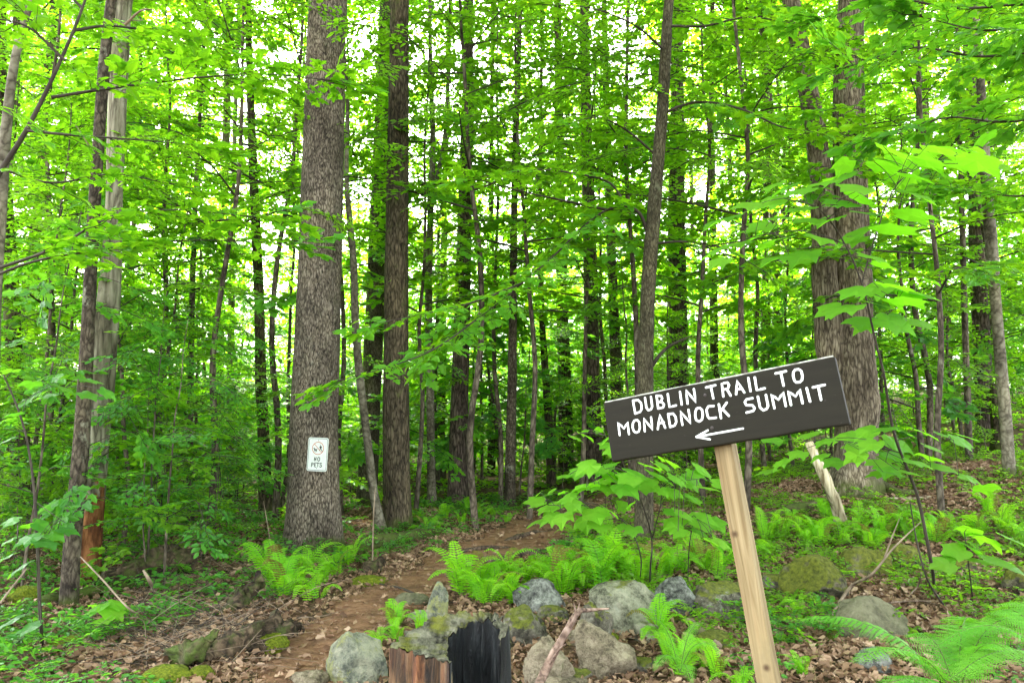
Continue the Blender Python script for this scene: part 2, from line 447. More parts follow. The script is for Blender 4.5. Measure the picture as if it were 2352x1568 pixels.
def place_leaves(kind, O, X, Zn, S, mat=0, rnd=None, rng=RNG):
    """one chunk list: leaves with base O, pointing along X, facing Zn, length S"""
    O = np.asarray(O, float); X = np.asarray(X, float); Zn = np.asarray(Zn, float); S = np.asarray(S, float)
    X = X / np.linalg.norm(X, axis=1, keepdims=True)
    Yv = np.cross(Zn, X); Yv /= np.linalg.norm(Yv, axis=1, keepdims=True) + 1e-9
    Zv = np.cross(X, Yv)
    V, Fs = LP[kind]
    cz = rng.uniform(0.2, 2.3, len(O)) if kind == 'broad' else np.ones(len(O))       # some flat, some curled
    cy = rng.uniform(0.8, 1.1, len(O)) if kind == 'broad' else np.ones(len(O))
    W = O[:, None] + S[:, None, None] * (V[None, :, 0, None] * X[:, None] + cy[:, None, None] * V[None, :, 1, None] * Yv[:, None] + cz[:, None, None] * V[None, :, 2, None] * Zv[:, None])
    n, k = len(O), len(V)
    rnd = rng.random(n) if rnd is None else rnd
    out = []
    for Fc in Fs:
        f = (Fc[None] + (np.arange(n) * k)[:, None, None]).reshape(-1, Fc.shape[1])
        out.append([W.reshape(-1, 3), f, mat, np.repeat(rnd, len(Fc)), False])
    if len(out) > 1:                      # keep the vertices only once
        base = out[0]
        out = [tuple(base)] + [(W.reshape(-1, 3), o[1], o[2], o[3], False) for o in out[1:]]
    return [tuple(o) for o in out]

class Spray:
    """a flat twig of unit length along +X with leaves in the XY plane"""
    def __init__(s, seed, kind='beech', leaf=0.19, nodes=9, subs=4):
        r = np.random.default_rng(seed)
        O = []; X = []; Zn = []; S = []; s.tw = []
        def shoot(p, d, L, nn, r0):
            d = np.array(d, float); d /= np.linalg.norm(d)
            lat = np.array([-d[1], d[0], 0]); sg = 1
            pts = [p]
            for q in range(1, nn + 1):
                t = q / nn
                c = p + d * L * t + np.array([0, 0, -0.10 * L * t * t]) + lat * 0.03 * L * sin(q * 1.7)
                pts.append(c)
                sg = -sg
                for s_ in ((sg,) if q < nn else (0,)):
                    x = d * (0.75 if s_ else 1) + lat * s_ * 0.8 + np.array([0, 0, r.normal(-0.12, 0.16)])
                    O.append(c); X.append(x); Zn.append(np.array([r.normal(0, 0.27), r.normal(0, 0.27), 1.0]))
                    S.append(leaf * r.uniform(0.7, 1.2))
            s.tw += tube(np.array(pts), np.linspace(r0, r0 * 0.35, len(pts)), 3, 1, False)
        shoot(np.zeros(3), (1, 0, 0), 1.0, nodes, 0.012)
        sg = 1
        for q in range(subs):
            t = 0.12 + 0.68 * q / max(1, subs - 1) if subs > 1 else 0.3
            sg = -sg
            a = sg * r.uniform(0.6, 0.95)
            shoot(np.array([t, 0, -0.1 * t * t]), (cos(a), sin(a), r.normal(0, 0.1)), 0.62 * (1 - t * 0.6), max(3, int(nodes * 0.5)), 0.008)
        ch = place_leaves(kind, np.array(O), np.array(X), np.array(Zn), np.array(S), 0, r.random(len(O)))
        s.parts = ch + s.tw

SPR = {'beech': [Spray(100 + k) for k in range(6)],
       'maple': [Spray(200 + k, 'maple', 0.27, 6, 3) for k in range(5)],
       'coarse': [Spray(300 + k, 'beech', 0.26, 6, 3) for k in range(5)]}

class Foliage:
    def __init__(s, kind='beech', seed=1):
        s.kind = kind; s.rng = np.random.default_rng(seed); s.M = {}; s.extra = []
    def spray(s, p, d, scale, tilt=0.22):
        r = s.rng
        d = np.asarray(d, float); d = d / (np.linalg.norm(d) + 1e-9)
        up = np.array([r.normal(0, tilt), r.normal(0, tilt), 1.0])
        y = np.cross(up, d); y /= np.linalg.norm(y) + 1e-9
        z = np.cross(d, y)
        if r.random() < 0.5: y, = (-y,)
        k = r.integers(len(SPR[s.kind]))
        s.M.setdefault(int(k), []).append((np.stack([d, y, z], 1) * scale, np.asarray(p, float)))
    def branch(s, P, r0, sc, step, start=0.25, spread=0.9, sides=4, tips=2):
        """a limb along P (already smooth) carrying flat sprays on both sides"""
        P = np.asarray(P, float); r = s.rng
        seg = np.linalg.norm(np.diff(P, axis=0), axis=1); L = np.concatenate([[0], np.cumsum(seg)]); T = L[-1]
        s.extra += tube(P, np.linspace(r0, max(r0 * 0.2, 0.003), len(P)), sides, 1, False)
        t = start * T; sg = 1
        while t < T:
            q = min(np.searchsorted(L, t), len(P) - 1); q = max(q, 1)
            f = (t - L[q - 1]) / (seg[q - 1] + 1e-9)
            p = P[q - 1] + (P[q] - P[q - 1]) * f
            d = P[q] - P[q - 1]; d /= np.linalg.norm(d) + 1e-9
            lat = np.cross([0, 0, 1.0], d); lat /= np.linalg.norm(lat) + 1e-9
            sg = -sg
            x = d * r.uniform(0.5, 0.9) + lat * sg * spread * r.uniform(0.7, 1.1) + np.array([0, 0, r.normal(-0.05, 0.12)])
            s.spray(p, x, sc * (1.1 - 0.45 * t / T) * r.uniform(0.75, 1.2))
            t += step * r.uniform(0.7, 1.3)
        d = P[-1] - P[-2]
        for k in range(tips):
            s.spray(P[-1], d / (np.linalg.norm(d) + 1e-9) + r.normal(0, 0.25, 3) * (k > 0), sc * r.uniform(0.8, 1.1))
    def chunks(s, off=(0, 0, 0)):
        out = []
        off = np.asarray(off, float)
        for k, L in s.M.items():
            A = np.array([m for m, p in L]); B = np.array([p for m, p in L]) - off
            for V, Fc, mi, rn, sm in SPR[s.kind][k].parts:
                W = np.einsum('mij,vj->mvi', A, V) + B[:, None]
                f = (Fc[None] + (np.arange(len(L)) * len(V))[:, None, None]).reshape(-1, Fc.shape[1])
                rr = None
                if rn is not None:
                    rr = (np.clip(rn[None] * 0.65 + s.rng.random((len(L), 1)) * 0.35, 0, 1)).ravel()
                out.append((W.reshape(-1, 3), f, mi, rr, sm))
        out += [(V - off, f, mi, rn, sm) for V, f, mi, rn, sm in s.extra]
        return out

# ------------------------------------------------------------------ prototypes of small trees and crowns
def understory(seed, H, first, nb, bl, kind='beech', sc=0.55, step=0.22, r0=0.045, mat=None, bark=None):
    r = np.random.default_rng(seed)
    k = np.linspace(0, 1, 9)
    P = np.stack([np.cumsum(r.normal(0, 0.035, 9)) * H * 0.2, np.cumsum(r.normal(0, 0.035, 9)) * H * 0.2, k * H - 0.15 * (k == 0)], -1)
    P[:, :2] -= P[0, :2]
    trunk = tube(smooth_path(P, 3), r0 * (1 - 0.8 * np.linspace(0, 1, 25)), 7, 0, False)
    fo = Foliage(kind, seed)
    for b in range(nb):
        f = (b + r.uniform(0, 0.8)) / nb
        z = first + (H * 0.98 - first) * f
        c = np.array([np.interp(z, P[:, 2], P[:, 0]), np.interp(z, P[:, 2], P[:, 1]), z])
        a = b * 2.4 + r.uniform(-0.5, 0.5)
        L = bl * (1 - 0.65 * f ** 1.6) * r.uniform(0.6, 1.15)
        d = np.array([cos(a), sin(a), 0]); rise = r.uniform(0.15, 0.5) * (0.6 + f)
        B = [c, c + d * L * 0.35 + [0, 0, L * 0.35 * rise], c + d * L * 0.7 + np.array([0, 0, L * (0.5 * rise)]) + r.normal(0, 0.05, 3), c + d * L + np.array([0, 0, L * (0.5 * rise - 0.12)])]
        fo.branch(smooth_path(B, 3), r0 * 0.32 * (1.1 - f), sc, step, 0.22)
    return (build_mesh('understory_trunk', trunk, [bark or UND_BARK]), build_mesh('understory_crown', fo.chunks(), [mat or LEAF, TWIG]))

def crown(seed, z0, z1, R, nb, kind='coarse', sc=0.8, step=0.5, mat=None):
    """limbs and leaves of a tall tree, in the tree's own space"""
    r = np.random.default_rng(seed)
    fo = Foliage(kind, seed)
    for b in range(nb):
        f = (b + r.uniform(0, 0.9)) / nb
        z = z0 + (z1 - z0) * f
        a = b * 2.4 + r.uniform(-0.6, 0.6)
        L = R * (0.55 + 0.9 * f * (1 - f) * 2) * r.uniform(0.6, 1.1)
        d = np.array([cos(a), sin(a), 0]); rise = r.uniform(0.1, 0.6)
        c = np.array([0, 0, z])
        B = smooth_path([c, c + d * L * 0.4 + [0, 0, L * 0.4 * rise], c + d * L * 0.75 + np.array([0, 0, L * 0.6 * rise]), c + d * L + np.array([0, 0, L * 0.55 * rise])], 3)
        fo.branch(B, 0.05, sc, step, 0.3)
        for q in range(2):
            i0 = int(len(B) * r.uniform(0.3, 0.7)); s_ = 1 if q else -1
            lat = np.array([-d[1], d[0], 0]) * s_
            e = (d * 0.6 + lat * 0.8 + [0, 0, 0.1 + r.normal(0, 0.15)]) * L * 0.5
            fo.branch(smooth_path([B[i0], B[i0] + e * 0.5 + [0, 0, 0.08], B[i0] + e], 3), 0.022, sc * 0.9, step, 0.2, tips=1)
    return build_mesh('tall_crown', fo.chunks(), [mat or LEAF, TWIG])

UND = [understory(11, 7.5, 1.3, 26, 2.3), understory(12, 6.0, 0.9, 24, 2.0, sc=0.5), understory(13, 9.0, 2.2, 28, 2.6),
       understory(14, 5.0, 0.6, 22, 1.7, sc=0.45, step=0.19), understory(15, 8.0, 1.8, 26, 2.4, 'maple', 0.6, 0.26, mat=LEAF_MAPLE),
       understory(16, 6.5, 1.0, 24, 2.1, 'maple', 0.5, 0.24, mat=LEAF_MAPLE), understory(17, 7.0, 1.0, 28, 2.2, mat=LEAF_DARK)]
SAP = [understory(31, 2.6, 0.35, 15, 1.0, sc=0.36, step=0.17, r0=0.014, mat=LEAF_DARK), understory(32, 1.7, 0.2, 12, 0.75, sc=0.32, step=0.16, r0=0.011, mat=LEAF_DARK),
       understory(33, 3.3, 0.6, 17, 1.15, 'maple', 0.36, 0.2, r0=0.016, mat=LEAF_DARK), understory(34, 1.1, 0.12, 10, 0.55, sc=0.3, step=0.15, r0=0.008, mat=LEAF),
       understory(35, 2.2, 0.3, 13, 0.95, 'maple', 0.34, 0.19, r0=0.012, mat=LEAF)]
MID = [understory(61, 10.5, 4.2, 26, 2.7, sc=0.6, step=0.24, r0=0.055), understory(62, 9.0, 3.4, 26, 2.5, 'maple', 0.55, 0.24, r0=0.05, mat=LEAF_MAPLE), understory(63, 11.5, 5.0, 28, 2.8, sc=0.6, step=0.24, r0=0.06),
       understory(64, 9.5, 3.0, 28, 2.6, 'maple', 0.55, 0.24, r0=0.05, mat=LEAF_MAPLE)]
FARC = [crown(81 + k, 0, 15, 3.6, 26, 'beech', 0.95, 0.42) for k in range(3)]
CRN = [crown(51, 0, 9, 3.2, 12), crown(52, 0, 11, 3.6, 13), crown(53, 0, 8, 2.8, 11), crown(54, 0, 10, 3.0, 10, sc=0.7), crown(55, 0, 7, 3.4, 12, mat=LEAF_MAPLE)]
# ------------------------------------------------------------------ the trees one can tell apart
ANCH = []                                     # (photo x, distance, phrase) of trees others are described by

def trunk_chunks(W, R, sides, flare=0.0, rough=0.03, seed=0, sub=8):
    P = smooth_path(W, sub)
    k = np.arange(len(W))
    Rr = np.interp(np.arange(len(P)) / sub, k, R)
    ph = np.random.default_rng(seed).random(12) * 6.28
    zz = P[:, 2] - P[0, 2]
    def rf(i, a):
        z = zz[i]
        out = 1 + rough * (np.sin(3 * a + ph[0] + z * 0.9) + 0.7 * np.sin(5 * a + ph[1] - z * 1.7) + 0.5 * np.sin(2 * a + ph[2] + z * 3.1) + 0.4 * np.sin(9 * a + ph[3] + z * 5))
        if flare: out = out + flare * np.exp(-z / 0.28) * (0.55 + 0.45 * np.sin(5 * a + ph[4]) + 0.3 * np.sin(3 * a + ph[5]))
        return out
    return tube(P, Rr, sides, 0, True, rf), P

def hero(name, label, mat, pts, Y=None, ext=5.0, sides=14, flare=0.25, rough=0.03, crown_i=None, crown_z=6.5, crown_s=1.0, seed=1, phrase=None, cat='tree', group=None, fol=None, folmat=None, extra=None):
    """pts: (photo x, photo y, width in photo pixels[, distance]) from the base up"""
    if Y is None:
        g = ground_at(pts[0][0], pts[0][1]); Y = g[1]
    W = []; R = []
    for p in pts:
        y = Y if len(p) < 4 else p[3]
        q = at(p[0], p[1], y); W.append(q)
        dep = q[1] * cos(TH) + (q[2] - EYE[2]) * sin(TH)
        R.append(p[2] / 2 * dep / F)
    base = np.array([W[0][0], W[0][1], float(terr(W[0][0], W[0][1]))])
    # bring the foot to the ground
    d = W[0] - W[1]
    if W[0][2] > base[2] + 0.05:
        k = (base[2] - W[0][2]) / d[2]
        foot = W[0] + d * k; base[:2] = foot[:2]; base[2] = float(terr(*foot[:2]))
        W.insert(0, np.array([foot[0], foot[1], base[2]])); R.insert(0, R[0] * 1.12)
    W[0] = np.array([W[0][0], W[0][1], base[2] - 0.12])
    if crown_i is not None:
        crown_z += 5.0; ext = max(ext, crown_z + 6.5 - (W[-1][2] - base[2]))
    if ext > 0:
        d = W[-1] - W[-2]; d /= np.linalg.norm(d)
        r_ = R[-1]
        W.append(W[-1] + d * ext * 0.5 + [0.1, 0, 0]); R.append(r_ * 0.7)
        W.append(W[-1] + d * ext * 0.5); R.append(r_ * 0.25)
    W = np.array(W); R = np.array(R)
    root = empty(name, base)
    tag(root, label, cat, group)
    ch, P = trunk_chunks(W - base, R, sides, flare, rough, seed)
    link('trunk', build_mesh('trunk', ch + (extra(base) if extra else []), [mat, TWIG, TWIG_PALE]), root)
    if crown_i is not None:
        zt = base[2] + crown_z
        Pw = P + base
        loc = np.array([np.interp(zt, Pw[:, 2], Pw[:, 0]), np.interp(zt, Pw[:, 2], Pw[:, 1]), zt]) - base
        c = link('crown', FARC[crown_i % 3], root, loc); c.scale = (1.55, 1.55, .6); c.rotation_euler = (0, 0, seed * 1.3)
    if fol is not None:
        link('crown', build_mesh('crown', fol.chunks(base), [folmat or LEAF_MAPLE, TWIG]), root)
    ANCH.append((project(base)[0], Y, phrase or label))
    return root

def pxpath(L, n=6):
    return smooth_path([at(*p) for p in L], n)

def snags(base_pts, seed, Lm=(0.3, 1.2), up=0.15):
    """short dead side twigs for a trunk; base_pts in world"""
    r = np.random.default_rng(seed)
    def f(base):
        out = []
        for p, rr in base_pts:
            a = r.uniform(0, 2 * pi); L = r.uniform(*Lm)
            d = np.array([cos(a), sin(a) * 0.6, up + r.normal(0, 0.25)])
            q = np.array([p, p + d * L * 0.5 + r.normal(0, 0.03, 3), p + d * L + r.normal(0, 0.06, 3)]) - base
            out += tube(smooth_path(q, 3), np.linspace(rr, rr * 0.3, 7), 4, 2, False)
        return out
    return f

# the big pine that carries the small sign
PINE_Y = ground_at(716, 1262)[1]
hero('pine_tree', 'massive straight grey brown pine trunk carrying the small white sign', PINE,
     [(716, 1262, 150), (718, 1225, 130), (719, 1150, 118), (720, 1000, 110), (727, 850, 104), (732, 700, 99), (737, 550, 97), (741, 400, 94), (747, 200, 90), (753, 0, 86)],
     ext=9, sides=48, flare=0.14, rough=0.012, crown_i=0, crown_z=9.5, crown_s=1.2, seed=3, phrase='the big pine')

SNAG = bark_mat('bare_snag_wood', (0.06, 0.055, 0.035), (0.20, 0.19, 0.13), (0.31, 0.30, 0.215), (0.055, 0.05, 0.028), 0.55, 0.0, ridge=7, stretch=0.16, bstr=0.9)
_t = SNAG.node_tree; _p = [n for n in _t.nodes if n.type == 'BSDF_PRINCIPLED'][0]
_src = _p.inputs['Base Color'].links[0].from_socket
_tc = _t.nodes.new('ShaderNodeTexCoord'); _sp = _t.nodes.new('ShaderNodeSeparateXYZ'); _t.links.new(_tc.outputs['Object'], _sp.inputs[0])
_mp = _t.nodes.new('ShaderNodeMapping'); _mp.inputs['Scale'].default_value = (1, 1, 0.3); _t.links.new(_tc.outputs['Object'], _mp.inputs[0])
_nz = noise_n(_t, _mp.outputs[0], 7, 5, 0.6)
_k = math_n(_t, 'ADD', math_n(_t, 'MULTIPLY', _sp.outputs[2], -0.55), math_n(_t, 'MULTIPLY', _nz, 1.0))
_rot = ramp(_t, noise_n(_t, _mp.outputs[0], 11, 5, 0.7), [(0.32, (0.015, 0.007, 0.004)), (0.48, (0.11, 0.04, 0.014)), (0.7, (0.27, 0.12, 0.045))])
_t.links.new(mixc(_t, ramp(_t, _k, [(-0.02, 0.0), (0.02, 1.0)]), _src, _rot), _p.inputs['Base Color'])
hero('dead_tree', 'barkless pale dead trunk with rotten reddish brown wood near its foot', SNAG,
     [(203, 1328, 50), (208, 1240, 45), (216, 1120, 44), (226, 1000, 45), (238, 860, 48), (247, 720, 46), (256, 600, 40), (263, 450, 36), (269, 300, 36), (276, 130, 40), (283, 0, 40)],
     ext=1.5, sides=28, flare=0.15, rough=0.07, seed=5, phrase='the barkless dead trunk', cat='dead tree',
     extra=snags([(at(285, 60, 7.8), 0.02), (at(280, 380, 7.8), 0.012), (at(255, 30, 7.8), 0.015)], 4, (0.25, 0.6)))
hero('maple_tree', 'slender dark leaning trunk just in front of the barkless dead tree', LICHEN_BARK,
     [(158, 1395, 40), (166, 1260, 37), (178, 1120, 36), (190, 960, 33), (199, 800, 30), (207, 640, 27), (216, 480, 26), (226, 330, 25), (238, 170, 25), (256, 0, 22)],
     ext=6, sides=14, flare=0.2, crown_i=4, crown_z=6.5, crown_s=0.9, seed=6, phrase='the dark leaning trunk by the dead tree')
hero('maple_tree', 'straight dark mid sized trunk standing left of the big pine', MOSSY,
     [(613, 1240, 38), (610, 1150, 31), (605, 1000, 27), (598, 850, 25), (595, 700, 23), (590, 560, 22), (583, 420, 20), (578, 300, 19), (574, 180, 17), (570, 0, 14)],
     Y=13.0, ext=5, sides=12, crown_i=1, crown_z=8, crown_s=0.8, seed=7, phrase='the dark trunk left of the pine')
hero('oak_tree', 'thick mossy brown furrowed trunk close right of the big pine', MOSSY,
     [(912, 1218, 76), (912, 1180, 66), (911, 1080, 62), (910, 900, 59), (910, 700, 55), (912, 500, 52), (914, 300, 48), (917, 120, 44), (919, 0, 42)],
     Y=11.6, ext=7, sides=28, flare=0.2, rough=0.02, crown_i=1, crown_z=9, seed=8, phrase='the mossy brown trunk')
hero('pine_tree', 'tall grey pine trunk half hidden behind the mossy brown trunk', GREY,
     [(842, 1205, 48), (846, 1050, 45), (853, 900, 43), (861, 700, 42), (870, 500, 40), (878, 300, 37), (885, 130, 35), (890, 0, 33)],
     Y=14.2, ext=7, sides=18, crown_i=0, crown_z=10.5, seed=9, phrase='the grey pine behind the mossy trunk',
     extra=snags([(at(868, y, 14.0), 0.014) for y in (270, 330, 400, 420, 440, 470, 500, 240, 210)], 8, (0.5, 1.3)))
hero('birch_sapling', 'thin crooked pale trunk squeezed between big pine and mossy trunk', BEECH,
     [(874, 1215, 26), (858, 1130, 20), (846, 1030, 19), (834, 930, 19), (822, 830, 18), (815, 720, 17), (812, 600, 16), (803, 500, 14), (796, 400, 11)],
     Y=11.2, ext=2.5, sides=10, flare=0.4, rough=0.06, seed=10, phrase='the thin crooked trunk')
hero('pine_tree', 'dark straight pine with flared foot beside the far trail bend', PINE_DARK,
     [(1050, 1156, 58), (1051, 1120, 48), (1053, 1000, 43), (1058, 850, 39), (1063, 700, 36), (1067, 520, 33), (1071, 350, 30), (1074, 220, 27), (1077, 0, 23)],
     Y=14.6, ext=7, sides=20, flare=0.3, crown_i=3, crown_z=9.5, crown_s=1.0, seed=11, phrase='the dark flared pine')
hero('birch_tree', 'slim pale greenish forked trunk left of the dark flared pine', BEECH,
     [(991, 1175, 22), (990, 1060, 19), (988, 900, 18), (985, 740, 17), (986, 600, 16), (990, 450, 15), (994, 320, 13), (990, 180, 11), (988, 0, 9)],
     Y=14.0, ext=4, sides=10, flare=0.4, crown_i=2, crown_z=8.5, crown_s=0.8, seed=12, phrase='the slim forked trunk',
     extra=lambda b: tube(smooth_path([at(990, 460, 14.0) - b, at(1010, 380, 14.0) - b, at(1024, 280, 14.0) - b, at(1032, 150, 14.1) - b], 4), np.linspace(0.05, 0.02, 13), 8, 0, False))
hero('lichen_tree', 'straight trunk blotched with pale lichen beside the upper trail', LICHEN_BARK,
     [(1172, 1165, 27), (1172, 1080, 24), (1174, 960, 23), (1177, 800, 20), (1179, 640, 17), (1181, 480, 16), (1184, 330, 15), (1190, 180, 12), (1197, 0, 9)],
     Y=14.0, ext=4, sides=12, flare=0.35, crown_i=2, crown_z=8, crown_s=0.8, seed=13, phrase='the lichen blotched trunk')
hero('maple_tree', 'narrow dark brown trunk tilting left near the top of trail', MOSSY,
     [(1267, 1125, 24), (1264, 1040, 20), (1257, 920, 18), (1250, 820, 16), (1245, 740, 14), (1241, 600, 12), (1240, 450, 10)],
     Y=16.5, ext=4, sides=10, crown_i=2, crown_z=7, crown_s=0.7, seed=14, phrase='the narrow tilting trunk')
hero('pine_tree', 'dark pine trunk second to the left of the brown sign', PINE_DARK,
     [(1305, 1110, 40), (1300, 1000, 33), (1296, 850, 30), (1291, 700, 27), (1287, 520, 24), (1285, 350, 21), (1282, 150, 18), (1281, 0, 16)],
     Y=18.5, ext=7, sides=14, crown_i=3, crown_z=11, seed=15, phrase='the second dark pine from the sign')
hero('pine_tree', 'near black pine trunk directly left of the brown sign', PINE_DARK,
     [(1362, 1120, 48), (1361, 1000, 44), (1359, 850, 38), (1357, 700, 34), (1353, 500, 30), (1348, 320, 26), (1345, 180, 23), (1342, 0, 20)],
     Y=16.2, ext=7, sides=16, crown_i=1, crown_z=11, crown_s=0.9, seed=16, phrase='the black pine beside the brown sign')
hero('birch_tree', 'mottled pale and dark trunk rising above sign left corner', LICHEN_BARK,
     [(1420, 1080, 28), (1416, 950, 26), (1412, 800, 24), (1407, 640, 22), (1401, 480, 20), (1397, 350, 18), (1392, 200, 15), (1388, 0, 12)],
     Y=17.5, ext=5, sides=12, crown_i=2, crown_z=10, seed=17, phrase='the mottled trunk above the brown sign')
hero('pine_tree', 'broad dark purple grey pine trunk behind the brown sign', PINE_DARK,
     [(1560, 1090, 50), (1559, 950, 48), (1558, 800, 45), (1556, 650, 42), (1553, 500, 39), (1555, 350, 35), (1556, 200, 30), (1556, 0, 25)],
     Y=16.5, ext=7, sides=16, crown_i=0, crown_z=11.5, crown_s=0.9, seed=18, phrase='the broad dark pine behind the sign')

# the leaning tree behind the sign, with its long limb reaching left
g14 = ground_at(1478, 1250)
Y14 = g14[1]
fo = Foliage('maple', 14)
fo.branch(pxpath([(1486, 530, Y14), (1470, 492, Y14 - .1), (1440, 474, Y14 - .2), (1395, 482, Y14 - .4), (1340, 520, Y14 - .7), (1280, 580, Y14 - .9), (1200, 650, Y14 - 1.2), (1100, 730, Y14 - 1.5), (1000, 790, Y14 - 1.7)]), 0.026, 0.55, 0.16, 0.08, tips=3)
fo.branch(pxpath([(1395, 482, Y14 - .4), (1300, 462, Y14 - .8), (1200, 440, Y14 - 1.1), (1110, 415, Y14 - 1.4)]), 0.02, 0.50, 0.2, 0.15, tips=3)
fo.branch(pxpath([(1440, 474, Y14 - .2), (1400, 420, Y14 - .1), (1330, 400, Y14 - .5), (1230, 390, Y14 - .8), (1110, 405, Y14 - 1.0)]), 0.02, 0.50, 0.2, 0.15, tips=3)
fo.branch(pxpath([(1200, 650, Y14 - 1.2), (1100, 690, Y14 - 1.9), (1000, 715, Y14 - 2.2), (900, 735, Y14 - 2.4)]), 0.016, 0.45, 0.18, 0.1, tips=3)
fo.branch(pxpath([(1100, 730, Y14 - 1.5), (1000, 800, Y14 - 2.2), (900, 840, Y14 - 2.5), (790, 870, Y14 - 2.6)]), 0.014, 0.42, 0.18, 0.1, tips=3)
fo.branch(pxpath([(1502, 560, Y14), (1570, 555, Y14 - .2), (1660, 570, Y14 - .4), (1750, 620, Y14 - .5)]), 0.02, 0.40, 0.30, 0.3)
fo.branch(pxpath([(1522, 260, Y14), (1600, 235, Y14 - .3), (1700, 250, Y14 - .7), (1790, 290, Y14 - .9), (1850, 300, Y14 - .9)]), 0.025, 0.55, 0.22, 0.2)
fo.branch(pxpath([(1530, 120, Y14), (1460, 60, Y14 - .4), (1360, 20, Y14 - .8), (1240, 10, Y14 - 1)]), 0.02, 0.5, 0.22, 0.2)
fo.branch(pxpath([(1532, 60, Y14), (1620, 60, Y14 - .4), (1720, 40, Y14 - .9), (1850, 60, Y14 - 1.2)]), 0.02, 0.5, 0.2, 0.2)
fo.branch(pxpath([(1510, 360, Y14), (1440, 300, Y14 - .2), (1370, 270, Y14 - .4), (1290, 290, Y14 - .6)]), 0.018, 0.5, 0.22, 0.2)
def low_limbs(b):
    out = tube(smooth_path([at(1490, 850, Y14) - b, at(1530, 800, Y14 - .1) - b, at(1590, 770, Y14 - .3) - b], 4), np.linspace(0.03, 0.01, 9), 6, 1, False)
    return out
hero('maple_tree', 'greenish brown trunk leaning right behind the brown sign with long limb', GREY,
     [(1478, 1252, 48), (1479, 1180, 42), (1481, 1050, 39), (1482, 930, 37), (1484, 800, 35), (1490, 650, 33), (1501, 500, 32), (1511, 370, 29), (1521, 250, 27), (1529, 120, 26), (1537, 0, 22)],
     Y=Y14, ext=4, sides=18, flare=0.15, rough=0.03, crown_i=None, seed=19, phrase='the leaning trunk behind the sign', fol=fo, extra=low_limbs)

# the big many-stemmed tree on the right
Y16 = 11.2
def stems(b):
    def st(L, w):
        P = smooth_path([at(x, y, Y16 + dy) - b for x, y, dy in L], 6)
        R = np.interp(np.arange(len(P)) / 6, np.arange(len(w)), [v / 2 * Y16 / F for v in w])
        ph = w[0]
        return tube(P, R, 18, 0, True, lambda i, a: 1 + 0.04 * np.sin(3 * a + i * 0.2 + ph) + 0.05 * np.sin(i * 0.8 + a))
    out = st([(1925, 900, .05), (1908, 790, 0), (1898, 680, 0), (1893, 560, 0), (1888, 450, 0), (1878, 340, -.05), (1864, 250, -.05), (1845, 140, -.1), (1822, 30, -.1), (1800, -80, -.1), (1760, -260, -.1)], [72, 66, 58, 54, 52, 48, 46, 42, 40, 38, 26])
    out += st([(1985, 880, .25), (1985, 740, .25), (1982, 600, .25), (1977, 450, .25), (1973, 300, .25), (1971, 150, .25), (1970, 0, .25), (1968, -260, .25)], [50, 42, 36, 32, 30, 28, 26, 16])
    # root running out to the right
    r_ = [ground_at(1995, 1108), ground_at(2030, 1128), ground_at(2065, 1142), ground_at(2110, 1140)]
    out += tube(smooth_path([q + [0, 0, 0.06] - b for q in r_], 4), np.linspace(0.13, 0.03, 13), 8, 0, False)
    return out
BIGBARK = bark_mat('old_maple_bark', (0.026, 0.020, 0.013), (0.115, 0.092, 0.060), (0.25, 0.215, 0.155), (0.05, 0.037, 0.02), 0.55, 0.6, ridge=15, stretch=0.2, bstr=0.8)
hero('maple_tree', 'huge old maple dividing into three mottled stems behind the sign', BIGBARK,
     [(1962, 1112, 116), (1964, 1060, 92), (1966, 985, 92), (1966, 930, 104), (1958, 860, 100), (1958, 760, 76), (1955, 620, 64), (1950, 480, 64), (1947, 350, 62), (1946, 200, 60), (1951, 80, 60), (1957, -40, 56)],
     Y=Y16, ext=5, sides=30, flare=0.10, rough=0.05, crown_i=1, crown_z=8.8, crown_s=1.1, seed=20, phrase='the huge three stemmed maple', extra=stems)
hero('ash_tree', 'slender light grey trunk rising near the right edge', BEECH,
     [(2318, 1085, 27), (2310, 960, 25), (2298, 820, 24), (2286, 680, 23), (2275, 540, 25), (2264, 400, 23), (2257, 280, 20), (2250, 150, 17), (2240, 0, 14)],
     Y=11.0, ext=5, sides=14, flare=0.3, crown_i=4, crown_z=7.5, crown_s=0.9, seed=21, phrase='the slender light grey trunk')
hero('pine_tree', 'dark brown pine trunk behind the slender light grey trunk', PINE_DARK,
     [(2268, 1075, 42), (2262, 950, 38), (2256, 820, 36), (2250, 700, 34), (2244, 560, 32), (2238, 400, 28), (2232, 200, 24), (2228, 0, 20)],
     Y=15.5, ext=7, sides=14, crown_i=3, crown_z=10, seed=22, phrase='the dark pine behind the grey trunk')
hero('maple_tree', 'thin dark trunk between the huge maple and grey trunk', UND_BARK,
     [(2226, 1070, 16), (2222, 900, 14), (2215, 700, 13), (2210, 500, 12), (2204, 300, 11), (2200, 100, 9)],
     Y=13.0, ext=4, sides=10, crown_i=4, crown_z=7, crown_s=0.8, seed=23, phrase='the thin trunk right of the maple')
hero('snag', 'short broken reddish trunk beside the dark pine on the right', MOSSY,
     [(2300, 1075, 40), (2296, 1000, 36), (2290, 930, 34), (2288, 880, 22)], Y=14.5, ext=0, sides=12, rough=0.1, seed=24, phrase='the broken reddish trunk', cat='dead tree')
hero('maple_tree', 'dark shaded trunk at the left edge among dense leaves', MOSSY,
     [(60, 1190, 46), (48, 1050, 42), (38, 900, 38), (30, 760, 34), (22, 600, 30), (14, 450, 26), (8, 300, 22), (4, 100, 18)],
     Y=11.5, ext=4, sides=12, crown_i=4, crown_z=6, crown_s=0.8, seed=25, phrase='the shaded trunk at the left edge')
